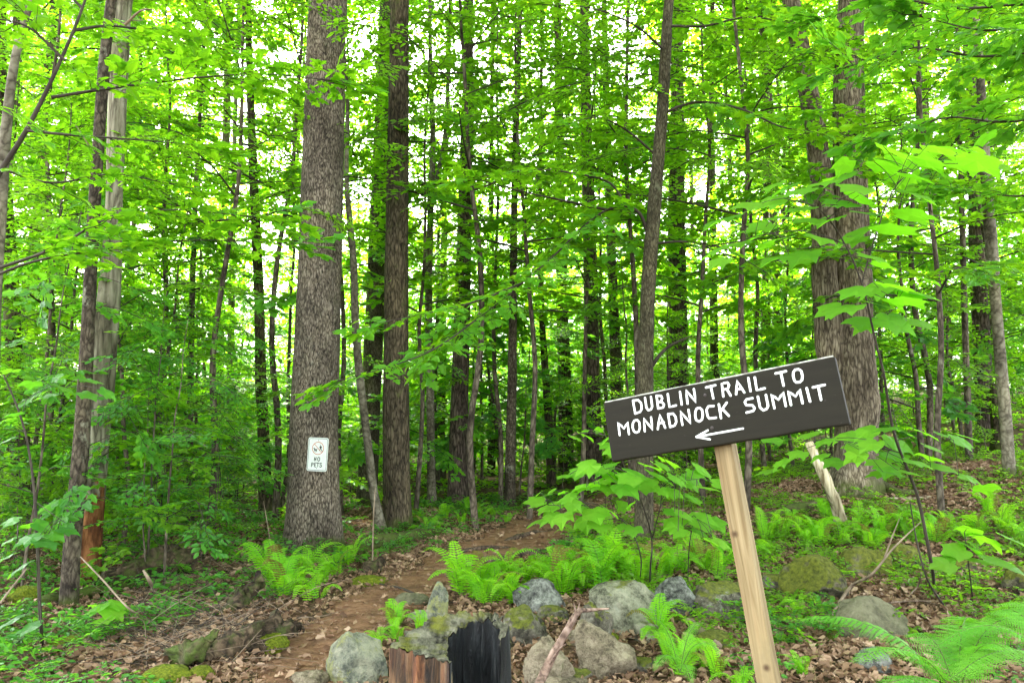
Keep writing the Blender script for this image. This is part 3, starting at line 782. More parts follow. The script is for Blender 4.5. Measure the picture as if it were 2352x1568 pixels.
for nm, lab, L, Y, mt in [
    ('maple_tree', 'thin straight brown stem halfway between dead tree and big pine', [(437, 1140, 17), (436, 1000, 15), (438, 850, 14), (441, 700, 13), (446, 560, 11), (452, 400, 9)], 12.0, UND_BARK),
    ('maple_tree', 'grey thin trunk close left of the dark straight trunk', [(528, 1130, 20), (529, 1000, 18), (530, 850, 17), (531, 720, 16), (534, 560, 13), (536, 400, 11)], 16.0, BEECH),
    ('maple_tree', 'faint grey trunk just right of the broad dark pine', [(1644, 1060, 22), (1642, 900, 20), (1640, 760, 19), (1638, 600, 17), (1636, 420, 15), (1634, 250, 12)], 18.0, GREY),
    ('maple_tree', 'dark thin trunk above the upper right sign corner', [(1758, 1060, 20), (1756, 900, 18), (1756, 760, 17), (1757, 620, 15), (1760, 450, 13), (1764, 250, 10)], 19.0, PINE_DARK),
    ('maple_tree', 'slim pale trunk left of the black pine by sign', [(1012, 1120, 24), (1012, 1000, 22), (1014, 850, 20), (1017, 700, 18), (1020, 550, 15), (1022, 400, 12)], 18.0, GREY),
    ('maple_tree', 'dim brown trunk between the dark flared pine and lichen trunk', [(1128, 1110, 20), (1130, 960, 18), (1130, 820, 16), (1130, 650, 14), (1128, 450, 12)], 19.0, MOSSY)]:
    hero(nm, lab, mt, L, Y=Y, ext=4, sides=10, crown_i=[1, 2, 3][int(L[0][0]) % 3], crown_z=7.5, crown_s=0.75, seed=int(L[0][0]) % 90, phrase='the ' + ' '.join(lab.split()[:4]))

# the near maple whose branches reach in from the left edge
fo = Foliage('maple', 41)
fo.branch(pxpath([(118, 224, 5.0), (240, 205, 5.1), (420, 182, 5.3), (600, 170, 5.5), (735, 182, 5.6)]), 0.014, 0.40, 0.13, 0.12, tips=3)
fo.branch(pxpath([(-40, 628, 5.0), (120, 572, 5.1), (250, 502, 5.3), (400, 482, 5.5), (600, 500, 5.7)]), 0.013, 0.38, 0.13, 0.2, tips=3)
fo.branch(pxpath([(-40, 645, 5.2), (80, 600, 5.3), (230, 575, 5.5), (430, 552, 5.7), (650, 558, 6.0)]), 0.012, 0.38, 0.14, 0.2, tips=3)
fo.branch(pxpath([(150, 140, 5.0), (60, 60, 4.9), (-40, 40, 4.8)]), 0.012, 0.40, 0.13, 0.15)
fo.branch(pxpath([(60, 300, 5.0), (160, 310, 4.9), (300, 320, 5.0), (420, 330, 5.2)]), 0.012, 0.40, 0.14, 0.15)
fo.branch(pxpath([(170, 70, 5.0), (260, 60, 5.3), (380, 80, 5.6), (500, 110, 5.9)]), 0.012, 0.40, 0.14, 0.2)
fo.branch(pxpath([(10, 390, 5.0), (120, 420, 5.1), (260, 400, 5.3), (380, 420, 5.5)]), 0.01, 0.38, 0.14, 0.1)
fo.branch(pxpath([(190, 20, 5.0), (120, -40, 5.0), (0, -60, 5.0)]), 0.01, 0.4, 0.14, 0.1)
Wp = smooth_path([ground_at(-130, 1500) * [1, 0, 1] + [0, 5.0, -0.1], at(-110, 800, 5.0), at(-40, 480, 5.0), at(60, 300, 5.0), at(125, 170, 5.0), at(188, 22, 5.0), at(230, -120, 5.0)], 5)
b0 = np.array([Wp[0][0], Wp[0][1], float(terr(Wp[0][0], Wp[0][1]))]); Wp[0][2] = b0[2] - 0.1
root = empty('maple_sapling', b0)
tag(root, 'near leaning maple sapling whose thin branches reach across from left edge', 'tree')
link('trunk', build_mesh('trunk', tube(Wp - b0, np.linspace(0.026, 0.006, len(Wp)), 9, 0, False), [TWIG]), root)
link('crown', build_mesh('crown', fo.chunks(b0), [LEAF_MAPLE, TWIG]), root)
hero('maple_tree', 'slim grey curved trunk cut by the upper left edge', BEECH,
     [(-30, 1420, 34), (-22, 1000, 30), (-12, 700, 26), (2, 480, 24), (14, 300, 22), (34, 140, 18), (72, 0, 14)], Y=6.0, ext=3, sides=10, seed=26, phrase='the slim curved trunk')
# overhanging limbs, upper right and upper middle: a maple rooted outside the frame on the right
fo = Foliage('maple', 43)
for L in [[(2600, 140, 6.5), (2400, 120, 6.3), (2250, 130, 6.2), (2100, 110, 6.1), (1960, 150, 6.2)],
          [(2600, 200, 6.5), (2420, 260, 6.2), (2300, 280, 6.0), (2180, 270, 5.9), (2060, 300, 6.0)],
          [(2600, 30, 6.5), (2380, 10, 6.4), (2200, 20, 6.5), (2050, 0, 6.7), (1900, 40, 7)],
          [(2600, 350, 6.8), (2450, 420, 6.8), (2350, 450, 6.9), (2230, 440, 7.1)],
          [(2600, 90, 6.5), (2400, 60, 5.8), (2260, 70, 5.4), (2120, 40, 5.2)]]:
    fo.branch(pxpath(L), 0.02, 0.48, 0.15, 0.1, tips=3)
b0 = np.array([6.5, 6.6, float(terr(6.5, 6.6))])
root = empty('maple_tree', b0); tag(root, 'maple standing outside the right edge, its leafy limbs overhanging', 'tree')
link('trunk', build_mesh('trunk', tube(np.array([[0, 0, -.1], [0, 0, 2], [-.1, 0, 4.5], [-.15, 0, 7]]), [.12, .1, .08, .03], 10, 0, False), [UND_BARK]), root)
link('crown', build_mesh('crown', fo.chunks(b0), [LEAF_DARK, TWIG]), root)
for k, (p, s_) in enumerate([((-2.6, -3.4, 5.6), 1.25), ((-6.2, -4.6, 6.0), 1.2), ((0.6, -4.0, 6.4), 1.2), ((-9.0, -3.0, 6.6), 1.25), ((-3.6, -7.5, 6.0), 1.3)]):  # unseen extra leaf crowns, added above the camera to shade the foreground
    c = link('crown', CRN[k % 5], root, p); c.scale = (s_, s_, .8)  # added unseen crown, only shades the foreground
# ------------------------------------------------------------------ the two signs
def stroke(P, r, flat=0.35, mat=0, closed=False):
    """a rounded router stroke in the board's plane (x, z), raised a little towards -y"""
    P = np.asarray(P, float)
    if closed: P = np.vstack([P, P[:1]])
    out = []
    P3 = np.stack([P[:, 0], np.zeros(len(P)), P[:, 1]], -1)
    # densify, keep corners
    Q = [P3[0]]
    for a, b in zip(P3[:-1], P3[1:]):
        for t in (0.5, 1.0): Q.append(a + (b - a) * t)
    Q = np.array(Q)
    t = np.gradient(Q, axis=0); t /= np.linalg.norm(t, axis=1, keepdims=True) + 1e-9
    nrm = np.stack([-t[:, 2], np.zeros(len(t)), t[:, 0]], -1)
    prof = [(-1, 0), (-0.75, -0.7), (0, -1), (0.75, -0.7), (1, 0)]
    V = np.array([[q + n * a * r + np.array([0, b * r * flat, 0]) for a, b in prof] for q, n in zip(Q, nrm)])
    k = len(prof)
    i, j = np.meshgrid(np.arange(len(Q) - 1), np.arange(k - 1), indexing='ij')
    Fq = np.stack([i * k + j, i * k + j + 1, (i + 1) * k + j + 1, (i + 1) * k + j], -1).reshape(-1, 4)
    out.append((V.reshape(-1, 3), Fq, mat, None, True))
    for c, d in ((Q[0], -t[0]), (Q[-1], t[-1])):
        nn = np.array([-d[2], 0, d[0]])
        ring = [c + (nn * cos(a) + d * sin(a)) * r for a in np.linspace(0, pi, 9)]
        top = c + np.array([0, -r * flat, 0])
        mid = [c + (nn * cos(a) + d * sin(a)) * r * 0.75 + np.array([0, -r * flat * 0.7, 0]) for a in np.linspace(0, pi, 9)]
        VV = np.array(ring + mid + [top])
        fq = np.array([[q, q + 1, 10 + q, 9 + q] for q in range(8)]); ft = np.array([[9 + q, 10 + q, 18] for q in range(8)])
        out.append((VV, fq, mat, None, True)); out.append((VV, ft, mat, None, True))
    return out

def homography(src, dst):
    A = []
    for (x, y), (u, v) in zip(src, dst):
        A.append([x, y, 1, 0, 0, 0, -u * x, -u * y, -u]); A.append([0, 0, 0, x, y, 1, -v * x, -v * y, -v])
    h = np.linalg.svd(np.array(A, float))[2][-1].reshape(3, 3)
    return lambda p: (lambda q: (q[0] / q[2], q[1] / q[2]))(h @ np.array([p[0], p[1], 1.0]))

BW, BH, BT = 0.86, 0.2316, 0.036
yaw, pit, rol = -0.5488, -0.0605, -0.1721
SM_ = Matrix.Translation((0.744, 2.6955, 1.6752)) @ (Matrix.Rotation(yaw, 4, 'Z') @ Matrix.Rotation(pit, 4, 'X') @ Matrix.Rotation(rol, 4, 'Y'))
BOARD, _t, _o = newmat('brown_paint')
_v = coords(_t, (3, 20, 30), rand=False); _n = noise_n(_t, _v, 2.0, 5, 0.6)
_v2 = coords(_t, rand=False); _n2 = noise_n(_t, _v2, 60, 4, 0.6)
_c = mixc(_t, ramp(_t, _n, [(0.35, 0.0), (0.7, 1.0)]), (0.0105, 0.0095, 0.0055), (0.0135, 0.0122, 0.007))
_c = mixc(_t, ramp(_t, _n2, [(0.66, 0.0), (0.75, 0.3)]), _c, (0.09, 0.08, 0.07))
finish(_t, _o, _c, 0.62, bump(_t, _n, 0.15, 0.004), 0.12)
WHITE, _t, _o = newmat('white_letter_paint')
finish(_t, _o, ramp(_t, noise_n(_t, coords(_t, rand=False), 90, 4), [(0.3, (0.62, 0.68, 0.62)), (0.6, (0.80, 0.84, 0.79))]), 0.6)
WOOD, _t, _o = newmat('treated_pine')
_v = coords(_t, (1, 1, 0.055), rand=False)
_w = noise_n(_t, _v, 26, 5, 0.6, 1.2); _w2 = noise_n(_t, _v, 90, 4, 0.6)
_c = ramp(_t, _w, [(0.30, (0.075, 0.050, 0.021)), (0.45, (0.165, 0.120, 0.054)), (0.62, (0.245, 0.187, 0.094)), (0.8, (0.32, 0.255, 0.145))])
_c = mixc(_t, ramp(_t, _w2, [(0.5, 0.0), (0.75, 0.35)]), _c, (0.2, 0.115, 0.045))
_c = mixc(_t, ramp(_t, noise_n(_t, coords(_t, (1, 1, 0.3), rand=False), 9, 4), [(0.5, 0.0), (0.7, 0.4)]), _c, (0.25, 0.19, 0.08))
_cr = noise_n(_t, coords(_t, (1, 1, 0.02), rand=False), 75, 3, 0.5)
_c = mixc(_t, ramp(_t, _cr, [(0.30, 0.75), (0.36, 0.0)]), _c, (0.06, 0.04, 0.018))
_c = mixc(_t, ramp(_t, noise_n(_t, coords(_t, (1, 1, 0.5), rand=False), 5, 6, 0.7), [(0.52, 0.0), (0.66, 0.5)]), _c, (0.14, 0.115, 0.06))
# two knots
for kp in ((0.010, -0.0375, -0.02), (-0.014, -0.0375, 0.42)):
    _tc = _t.nodes.new('ShaderNodeTexCoord'); vm = _t.nodes.new('ShaderNodeVectorMath'); vm.operation = 'DISTANCE'
    _t.links.new(_tc.outputs['Object'], vm.inputs[0]); vm.inputs[1].default_value = kp
    _c = mixc(_t, ramp(_t, vm.outputs['Value'], [(0.004, 0.9), (0.016, 0.0)]), _c, (0.05, 0.025, 0.01))
finish(_t, _o, _c, 0.75, bump(_t, _w, 0.25, 0.004), 0.25)
METAL, _t, _o = newmat('rusty_screw'); finish(_t, _o, (0.03, 0.024, 0.02), 0.6)

def bevel_box(name, x, y, z, bev, mat, jitter=0.0, seed=0, cuts=1):
    bm = bmesh.new(); bmesh.ops.create_cube(bm, size=1)
    for v in bm.verts: v.co = (v.co.x * x, v.co.y * y, v.co.z * z)
    if cuts > 1:
        ed = [e for e in bm.edges if abs((e.verts[0].co - e.verts[1].co)[0 if x > z else 2]) > 0.5 * max(x, z)]
        bmesh.ops.subdivide_edges(bm, edges=ed, cuts=cuts, use_grid_fill=True)
        r = random.Random(seed)
        for v in bm.verts:
            v.co.x += r.uniform(-jitter, jitter) * (z > x); v.co.z += r.uniform(-jitter, jitter) * (x > z)
    sharp = [e for e in bm.edges if len(e.link_faces) == 2 and e.calc_face_angle(0) > 0.7]
    bmesh.ops.bevel(bm, geom=sharp, offset=bev, segments=2, profile=0.6, affect='EDGES')
    me = bpy.data.meshes.new(name); bm.to_mesh(me); bm.free(); me.materials.append(mat)
    return me

POST_B = SM_ @ Vector((-0.012, 0.07, -1.75))
root = empty('trail_sign', (0, 0, 0))
root.matrix_world = SM_
tag(root, 'dark brown wooden trail sign with white routed words on leaning post', 'sign')
board = link('board', bevel_box('board', BW, BT, BH, 0.006, BOARD, 0.0022, 3, 9), root)
EDGE, _t, _o = newmat('painted_lit_edge'); finish(_t, _o, ramp(_t, noise_n(_t, coords(_t, (1, 3, 3), rand=False), 25, 5, 0.7), [(0.35, (0.12, 0.115, 0.09)), (0.55, (0.42, 0.43, 0.37))]), 0.8)  # pale colour imitates light from above on the board's top edge
link('lit_top_edge', bevel_box('lit_top_edge', BW - 0.012, BT - 0.006, 0.005, 0.0015, EDGE), board, (0, 0, BH / 2 + 0.0015))  # added strip that carries the painted light
post = link('post', bevel_box('post', 0.066, 0.075, 1.95, 0.006, WOOD), root, (-0.008, BT / 2 + 0.040, BH / 2 + 0.012 - 0.975))
hom = homography([(62, 545), (2125, 125), (2258, 738), (150, 1095)], [(-BW / 2, BH / 2), (BW / 2, BH / 2), (BW / 2, -BH / 2), (-BW / 2, -BH / 2)])
WORDS = """338,525 360,640;338,525 385,520 412,545 420,600 405,630 360,645;448,500 462,590 480,615 505,605 515,580 502,490
553,480 570,598;553,480 595,480 605,505 595,533 563,540;563,540 600,537 622,560 615,588 570,598;655,465 672,585 730,570;765,445 782,560;835,553 820,430 910,540 890,420
1000,405 1082,385;1042,395 1065,505;1155,488 1140,370 1190,360 1205,385 1195,415 1150,428;1185,420 1220,480;1268,468 1275,345 1340,452;1272,425 1320,415;1375,320 1395,440;1432,315 1450,432 1520,415
1615,280 1705,260;1660,272 1685,390;1768,300 1770,268 1785,248 1815,243 1838,258 1848,300 1845,340 1825,360 1795,362 1778,345*
220,845 205,730 260,785 290,725 305,835;340,735 355,710 380,705 398,725 405,775 395,810 372,822 350,810 338,775*;450,808 438,690 522,795 505,680;568,788 585,655 635,775;575,735 622,725
660,650 680,768;660,650 705,645 728,675 735,720 720,755 680,768;790,748 770,625 865,735 843,610;905,630 918,598 945,592 965,610 973,655 965,700 940,718 915,705 905,670*;1068,575 1020,580 1005,610 1015,665 1030,690 1090,682
1115,560 1135,685;1185,545 1130,625;1150,605 1205,665;1412,505 1360,515 1345,540 1358,568 1415,570 1432,595 1420,620 1362,635;1460,490 1480,590 1510,615 1540,600 1550,575 1530,475
1605,595 1580,470 1640,520 1680,450 1705,575;1750,565 1725,440 1790,490 1825,425 1850,550;1885,415 1915,535;1940,408 2040,385;1985,400 2010,520"""
ARROW = "915,858 1330,780;915,858 1018,798;915,858 1038,880"
def strokes(txt, h, r, flat=0.35):
    out = []
    for s_ in txt.replace('\n', ';').split(';'):
        cl = s_.endswith('*')
        out += stroke([h(tuple(map(float, q.split(',')))) for q in s_.rstrip('*').split()], r, flat, 0, cl)
    return out
link('lettering', build_mesh('lettering', strokes(WORDS, hom, 0.0041), [WHITE]), board, (0, -BT / 2 - 0.0004, 0))
link('arrow', build_mesh('arrow', strokes(ARROW, hom, 0.0036), [WHITE]), board, (0, -BT / 2 - 0.0004, 0))
for q in ((990, 475), (1055, 775)):
    x, z = hom(q)
    bm = bmesh.new(); bmesh.ops.create_uvsphere(bm, u_segments=12, v_segments=6, radius=0.0065)
    for v in bm.verts: v.co.y *= 0.35
    me = bpy.data.meshes.new('screw'); bm.to_mesh(me); bm.free(); me.materials.append(METAL)
    link('screw', me, board, (x, -BT / 2, z))

# NO PETS plate on the pine
PLATE, _t, _o = newmat('white_plate'); finish(_t, _o, ramp(_t, noise_n(_t, coords(_t, rand=False), 30, 5), [(0.3, (0.55, 0.60, 0.55)), (0.7, (0.66, 0.70, 0.66))]), 0.4)
BLACK, _t, _o = newmat('black_ink'); finish(_t, _o, (0.02, 0.025, 0.022), 0.5)
RED, _t, _o = newmat('red_ink'); finish(_t, _o, (0.42, 0.07, 0.035), 0.5)
PW, PH = 0.285, 0.43
def rrect(wd, hg, rad, n=6):
    pts = []
    for cx, cy, a0 in ((wd / 2 - rad, hg / 2 - rad, 0), (-wd / 2 + rad, hg / 2 - rad, pi / 2), (-wd / 2 + rad, -hg / 2 + rad, pi), (wd / 2 - rad, -hg / 2 + rad, 1.5 * pi)):
        for k in range(n + 1):
            a = a0 + k / n * pi / 2
            pts.append((cx + rad * cos(a), cy + rad * sin(a)))
    return pts
pc = at(729.5, 1043, PINE_Y - 0.40)
root = empty('no_pets_sign', pc)
root.rotation_euler = (radians(-1.2), radians(2.0), radians(-13))
tag(root, 'small white metal plate reading NO PETS fixed to the big pine', 'sign')
ol = rrect(PW, PH, 0.028); nO = len(ol)
V = np.array([(x, -0.0015, z) for x, z in ol] + [(x, 0.0015, z) for x, z in ol])
chs = [(V, np.array([list(range(nO))]), 0, None, False), (V, np.array([list(range(nO, 2 * nO))[::-1]]), 0, None, False),
       (V, np.array([[k, nO + k, nO + (k + 1) % nO, (k + 1) % nO] for k in range(nO)]), 0, None, False)]
plate = link('plate', build_mesh('plate', chs, [PLATE]), root)
link('border_line', build_mesh('border_line', stroke(rrect(PW - 0.026, PH - 0.026, 0.022), 0.0028, 0.3, 0, True), [BLACK]), plate, (0, -0.0018, 0))
uv = lambda u, v: ((u - 0.5) * PW, (0.5 - v) * PH)
zz = lambda q: ((q[0] - 1168 + (q[1] - 715) * 0.03) / 595 * PW, (715 - q[1]) / 893 * PH)
TXT = "1080,890 1080,790 1130,890 1130,790;1175,835 1185,800 1208,788 1232,800 1242,840 1232,878 1208,890 1185,878*;1005,1045 1005,945 1045,945 1055,965 1048,990 1008,995;1140,940 1088,940 1088,1045 1140,1045;1088,990 1130,990;1158,940 1222,940;1190,940 1190,1045;1302,955 1280,938 1256,945 1250,965 1262,985 1290,995 1300,1020 1288,1042 1262,1046 1242,1030"
link('lettering', build_mesh('lettering', strokes(TXT, zz, 0.0054, 0.2), [BLACK]), plate, (0, -0.0018, 0))
cx, cy = zz((1175, 552)); Rr = 165 / 595 * PW
ring = [(cx + Rr * cos(a), cy + Rr * sin(a)) for a in np.linspace(0, 2 * pi, 36, endpoint=False)]
link('ban_circle', build_mesh('ban_circle', stroke(ring, 0.0042, 0.2, 0, True) + stroke([(cx - Rr * .70, cy + Rr * .70), (cx + Rr * .70, cy - Rr * .70)], 0.0036, 0.3), [RED]), plate, (0, -0.0018, 0))
PIC = [("1245,460 1245,462", .0048), ("1250,500 1250,545", .0095), ("1240,495 1222,530", .004), ("1262,495 1292,540", .004), ("1248,555 1222,610", .0048), ("1258,555 1285,600 1300,630", .0045), ("1215,535 1150,580", .0012),
       ("1075,590 1130,592", .0085), ("1062,560 1080,585", .006), ("1045,556 1066,552", .0045), ("1075,605 1070,640", .0036), ("1110,610 1112,650", .0036), ("1132,605 1140,640", .0036), ("1135,590 1145,570", .0028)]
link('pictogram', build_mesh('pictogram', sum([strokes(s_, zz, r_, 0.12) for s_, r_ in PIC], []), [BLACK]), plate, (0, -0.0018, 0))
for v_ in (0.085, 0.915):
    bm = bmesh.new(); bmesh.ops.create_uvsphere(bm, u_segments=10, v_segments=6, radius=0.006)
    me = bpy.data.meshes.new('screw'); bm.to_mesh(me); bm.free(); me.materials.append(METAL)
    x, z = uv(0.5, v_); link('screw', me, plate, (x, -0.002, z))

# ------------------------------------------------------------------ rocks
def rock_mat(name, dark, mid, light, lichen=None, lich=0.6, moss=0.0, top=None):
    m, t, out = newmat(name)
    v = coords(t)
    n1 = noise_n(t, v, 6, 8, 0.68); n2 = noise_n(t, v, 28, 6, 0.7)
    h = math_n(t, 'ADD', math_n(t, 'MULTIPLY', n1, 0.65), math_n(t, 'MULTIPLY', n2, 0.35))
    n3 = noise_n(t, v, 90, 4, 0.7)
    h = math_n(t, 'ADD', math_n(t, 'MULTIPLY', h, 0.85), math_n(t, 'MULTIPLY', n3, 0.15))
    c = ramp(t, h, [(0.42, dark), (0.49, mid), (0.57, light)])
    if lichen is not None:
        ln = noise_n(t, v, 4.5, 10, 0.78, 0.3)
        c = mixc(t, ramp(t, ln, [(lich, 0.0), (lich + 0.05, 0.9)]), c, lichen)
    if moss > 0:
        g = t.nodes.new('ShaderNodeNewGeometry'); s = t.nodes.new('ShaderNodeSeparateXYZ'); t.links.new(g.outputs['Normal'], s.inputs[0])
        k = math_n(t, 'ADD', math_n(t, 'MULTIPLY', s.outputs[2], 0.55), math_n(t, 'MULTIPLY', noise_n(t, v, 3.5, 8, 0.7), 0.9))
        mc = ramp(t, n2, [(0.35, (0.05, 0.062, 0.008)), (0.65, (0.17, 0.19, 0.016))])
        c = mixc(t, ramp(t, k, [(1.05 - moss, 0.0), (1.17 - moss, 0.92)]), c, mc)
    finish(t, out, c, 0.9, bump(t, h, 1.0, 0.12), 0.2)
    return m
RK_GREEN = rock_mat('greenish_rock', (0.08, 0.09, 0.07), (0.20, 0.21, 0.15), (0.33, 0.33, 0.23), (0.25, 0.26, 0.10), 0.50)
RK_LICH = rock_mat('lichen_rock', (0.03, 0.03, 0.028), (0.12, 0.125, 0.105), (0.27, 0.28, 0.24), (0.36, 0.38, 0.32), 0.54)
RK_SLAB = rock_mat('olive_slab', (0.075, 0.075, 0.05), (0.23, 0.23, 0.155), (0.36, 0.355, 0.25), (0.33, 0.34, 0.25), 0.56, 0.12)
RK_MOSS = rock_mat('mossy_rock', (0.035, 0.032, 0.02), (0.10, 0.09, 0.055), (0.19, 0.17, 0.11), None, 0.6, 0.50)
RK_MOSS2 = rock_mat('part_mossy_rock', (0.04, 0.036, 0.026), (0.11, 0.10, 0.07), (0.22, 0.20, 0.15), (0.28, 0.29, 0.22), 0.58, 0.30)
RK_TAN = rock_mat('tan_rock', (0.065, 0.052, 0.032), (0.20, 0.165, 0.105), (0.34, 0.29, 0.195), (0.16, 0.15, 0.08), 0.58, 0.05)
RK_OLIVE = rock_mat('smooth_olive_rock', (0.09, 0.085, 0.05), (0.15, 0.143, 0.083), (0.20, 0.19, 0.115), (0.09, 0.075, 0.05), 0.62)
MOSS, _t, _o = newmat('moss')
_n = noise_n(_t, coords(_t), 60, 6, 0.7); _n2 = noise_n(_t, coords(_t), 9, 5, 0.6)
_c = ramp(_t, _n, [(0.32, (0.035, 0.05, 0.006)), (0.5, (0.12, 0.155, 0.012)), (0.68, (0.24, 0.26, 0.02))])
finish(_t, _o, mixc(_t, ramp(_t, _n2, [(0.5, 0.0), (0.68, 0.6)]), _c, (0.06, 0.075, 0.01)), 0.95, bump(_t, _n, 1.0, 0.03), 0.1)

ROCKS = []
def rock(label, px, py, wpx, hpx, mat, seed, cuts=7, rough=0.16, depth=0.9, sink=0.3, name='rock', base=None, tilt=0.0, peak=None, cat='rock', dy=0.0):
    """px, py: centre as seen; its foot is at py + h/2"""
    foot = ground_at(px, py + hpx * 0.46)
    Y = foot[1] + dy
    D = Y / cos(TH) * 1.0
    rx = wpx / 2 * D / F; rz = hpx / 2 * D / F; ry = rx * depth
    r = np.random.default_rng(seed)
    bm = bmesh.new(); bmesh.ops.create_icosphere(bm, subdivisions=5, radius=1)
    V = np.array([v.co[:] for v in bm.verts])
    if cuts:
        for k in range(cuts):
            nrm = r.normal(0, 1, 3); nrm /= np.linalg.norm(nrm); dd = r.uniform(0.52, 0.80)
            s_ = V @ nrm - dd
            V = V - np.clip(s_, 0, None)[:, None] * nrm * 0.92
    off = r.random(3) * 50
    for q in range(len(V)):
        p = Vector(V[q] * 1.3 + off)
        V[q] *= 1 + rough * 1.25 * noise.fractal(p, 0.9, 2.1, 6) + 0.035 * noise.noise(p * 5) - 0.07 * abs(noise.noise(p * 2.2 + Vector((9, 2, 4))))
    if peak: 
        k = np.clip((V[:, 2] + 1) / 2, 0, 1); V[:, 0] = V[:, 0] * (1 - k * peak[0]) + k * peak[1]; V[:, 1] *= (1 - k * peak[0] * 0.7)
    ext = (V.max(0) - V.min(0)) / 2; cen = (V.max(0) + V.min(0)) / 2
    V = (V - cen) / ext
    V = V * [rx, ry, rz * (1 + sink)]
    ca, sa = cos(tilt), sin(tilt)
    V = np.stack([V[:, 0] * ca - V[:, 2] * sa, V[:, 1], V[:, 0] * sa + V[:, 2] * ca], -1)
    for v, c in zip(bm.verts, V): v.co = c
    for f in bm.faces: f.smooth = True
    me = bpy.data.meshes.new(name); bm.to_mesh(me); bm.free(); me.materials.append(mat)
    cpt = at(px, py, Y)
    loc = (cpt[0], Y + ry * 0.35, cpt[2] - rz * sink)
    o = link(name, me, None, loc)
    tag(o, label, cat)
    ROCKS.append((px, Y, label))
    return o

rock('big greenish grey rock with dull yellow top left of stump', 818, 1518, 152, 118, RK_GREEN, 3, 9, 0.10, 0.9, tilt=-0.15)
rock('narrow pointed grey stone standing upright behind the stump', 1003, 1392, 52, 108, RK_GREEN, 5, 8, 0.10, 0.8, peak=(0.6, 0.25))
rock('pale lichen covered oval rock in front of the ferns', 1238, 1372, 124, 76, RK_LICH, 7, 3, 0.10, 0.9, tilt=-0.22)
rock('brown rock half covered with dark moss right of stump', 1200, 1440, 118, 84, RK_MOSS2, 9, 5, 0.14)
rock('largest angular olive grey slab with a shadowed underside', 1442, 1398, 180, 118, RK_SLAB, 12, 10, 0.08, 0.9, tilt=-0.2, peak=(0.45, -0.1))
rock('small speckled rock tucked under left end of largest slab', 1368, 1432, 84, 92, RK_MOSS2, 15, 5, 0.12, dy=-0.15)
rock('rough lichen streaked rock between the slab and the post', 1560, 1376, 122, 92, RK_LICH, 17, 6, 0.14)
rock('speckled grey rock partly hidden behind the wooden post', 1662, 1388, 150, 88, RK_MOSS2, 19, 4, 0.10)
rock('large moss topped boulder, leftmost of the mossy boulders', 1876, 1330, 158, 100, RK_MOSS, 21, 4, 0.10)
rock('round mossy boulder in the middle of three mossy ones', 1985, 1302, 128, 84, RK_MOSS, 23, 3, 0.08, dy=0.25)
rock('dark mossy boulder behind the forked sapling stem', 2084, 1284, 106, 66, RK_MOSS, 25, 3, 0.10, dy=0.2)
rock('low dark flat rock between post and mossy boulders', 1790, 1342, 86, 42, RK_MOSS2, 27, 5, 0.12)
rock('brown rock with a yellow green moss cap below the slab', 1386, 1502, 150, 112, RK_TAN, 29, 6, 0.12, tilt=-0.25)
rock('tan weathered rock behind the dead branch, right of stump', 1262, 1525, 118, 124, RK_TAN, 31, 5, 0.12)
rock('smooth dull olive boulder behind the big near fern', 2012, 1428, 168, 96, RK_OLIVE, 33, 3, 0.06, tilt=-0.1)
rock('flat moss covered stone at the left side of post', 1640, 1472, 120, 40, RK_MOSS, 35, 3, 0.10)
rock('green mossy stone cut by the right picture edge', 2350, 1335, 78, 70, RK_MOSS, 37, 3, 0.10)
rock('flat worn stone set in the dirt trail', 938, 1378, 88, 26, RK_OLIVE, 39, 4, 0.08)
rock('small mossy stone right of the forked sapling stem', 2205, 1297, 76, 42, RK_MOSS, 41, 3, 0.10)
rock('small pale stone between slab and lichen streaked rock', 1497, 1385, 44, 40, RK_LICH, 43, 5, 0.12)
rock('small brown stone at the bottom left of greenish rock', 705, 1562, 90, 34, RK_TAN, 45, 5, 0.12)
rock('bottom edge tan stone beside the dead branch', 1300, 1580, 120, 50, RK_TAN, 47, 5, 0.12)
rock('pale stone below the smooth olive boulder under fern', 2010, 1515, 80, 50, RK_LICH, 49, 5, 0.12)
for lab, a, b, c, d, m_, s_ in [('small dark mossy stone wedged between stump and brown mossy rock', 1158, 1478, 46, 34, RK_MOSS, 71), ('flat dark stone under the pale oval lichen rock', 1262, 1414, 90, 34, RK_MOSS2, 72),
                    ('small tan stone against the moss capped brown rock', 1325, 1462, 46, 32, RK_TAN, 73), ('angular grey stone below the right end of largest slab', 1490, 1452, 70, 40, RK_SLAB, 74),
                    ('little mossy stone in front of rough lichen streaked rock', 1556, 1424, 56, 30, RK_MOSS, 75), ('small grey stone left of the pointed upright stone', 962, 1418, 50, 28, RK_GREEN, 76),
                    ('dark stone at the bottom between two tan rocks', 1330, 1560, 64, 36, RK_MOSS2, 77), ('low grey stone right of moss capped brown rock', 1478, 1530, 70, 36, RK_MOSS2, 78), ('mossy pebble sized stone beside smooth olive boulder', 1918, 1462, 44, 26, RK_MOSS, 79)]:
    rock(lab, a, b, c, d, m_, s_, 7, 0.13)
for lab, a, b, c, d, s_ in [('bright green moss cushion at the bottom left edge of trail', 372, 1556, 118, 40, 1), ('smaller moss cushion right of the bottom left one', 458, 1548, 60, 34, 2),
                     ('yellow green moss patch on the rotting log mound', 610, 1478, 92, 34, 3), ('flat yellowish moss mat above the worn trail stone', 845, 1335, 84, 22, 4),
                     ('thin moss pad on top of moss capped brown rock', 1396, 1470, 66, 34, 5), ('dull moss hummock at the far left under the saplings', 48, 1365, 74, 34, 6),
                     ('mossy hummock behind the near left sapling foot', 150, 1480, 100, 26, 7)]:
    rock(lab, a, b, c, d, MOSS, 60 + s_, 0, 0.12, 1.0, 0.5, 'moss_cushion', cat='moss')

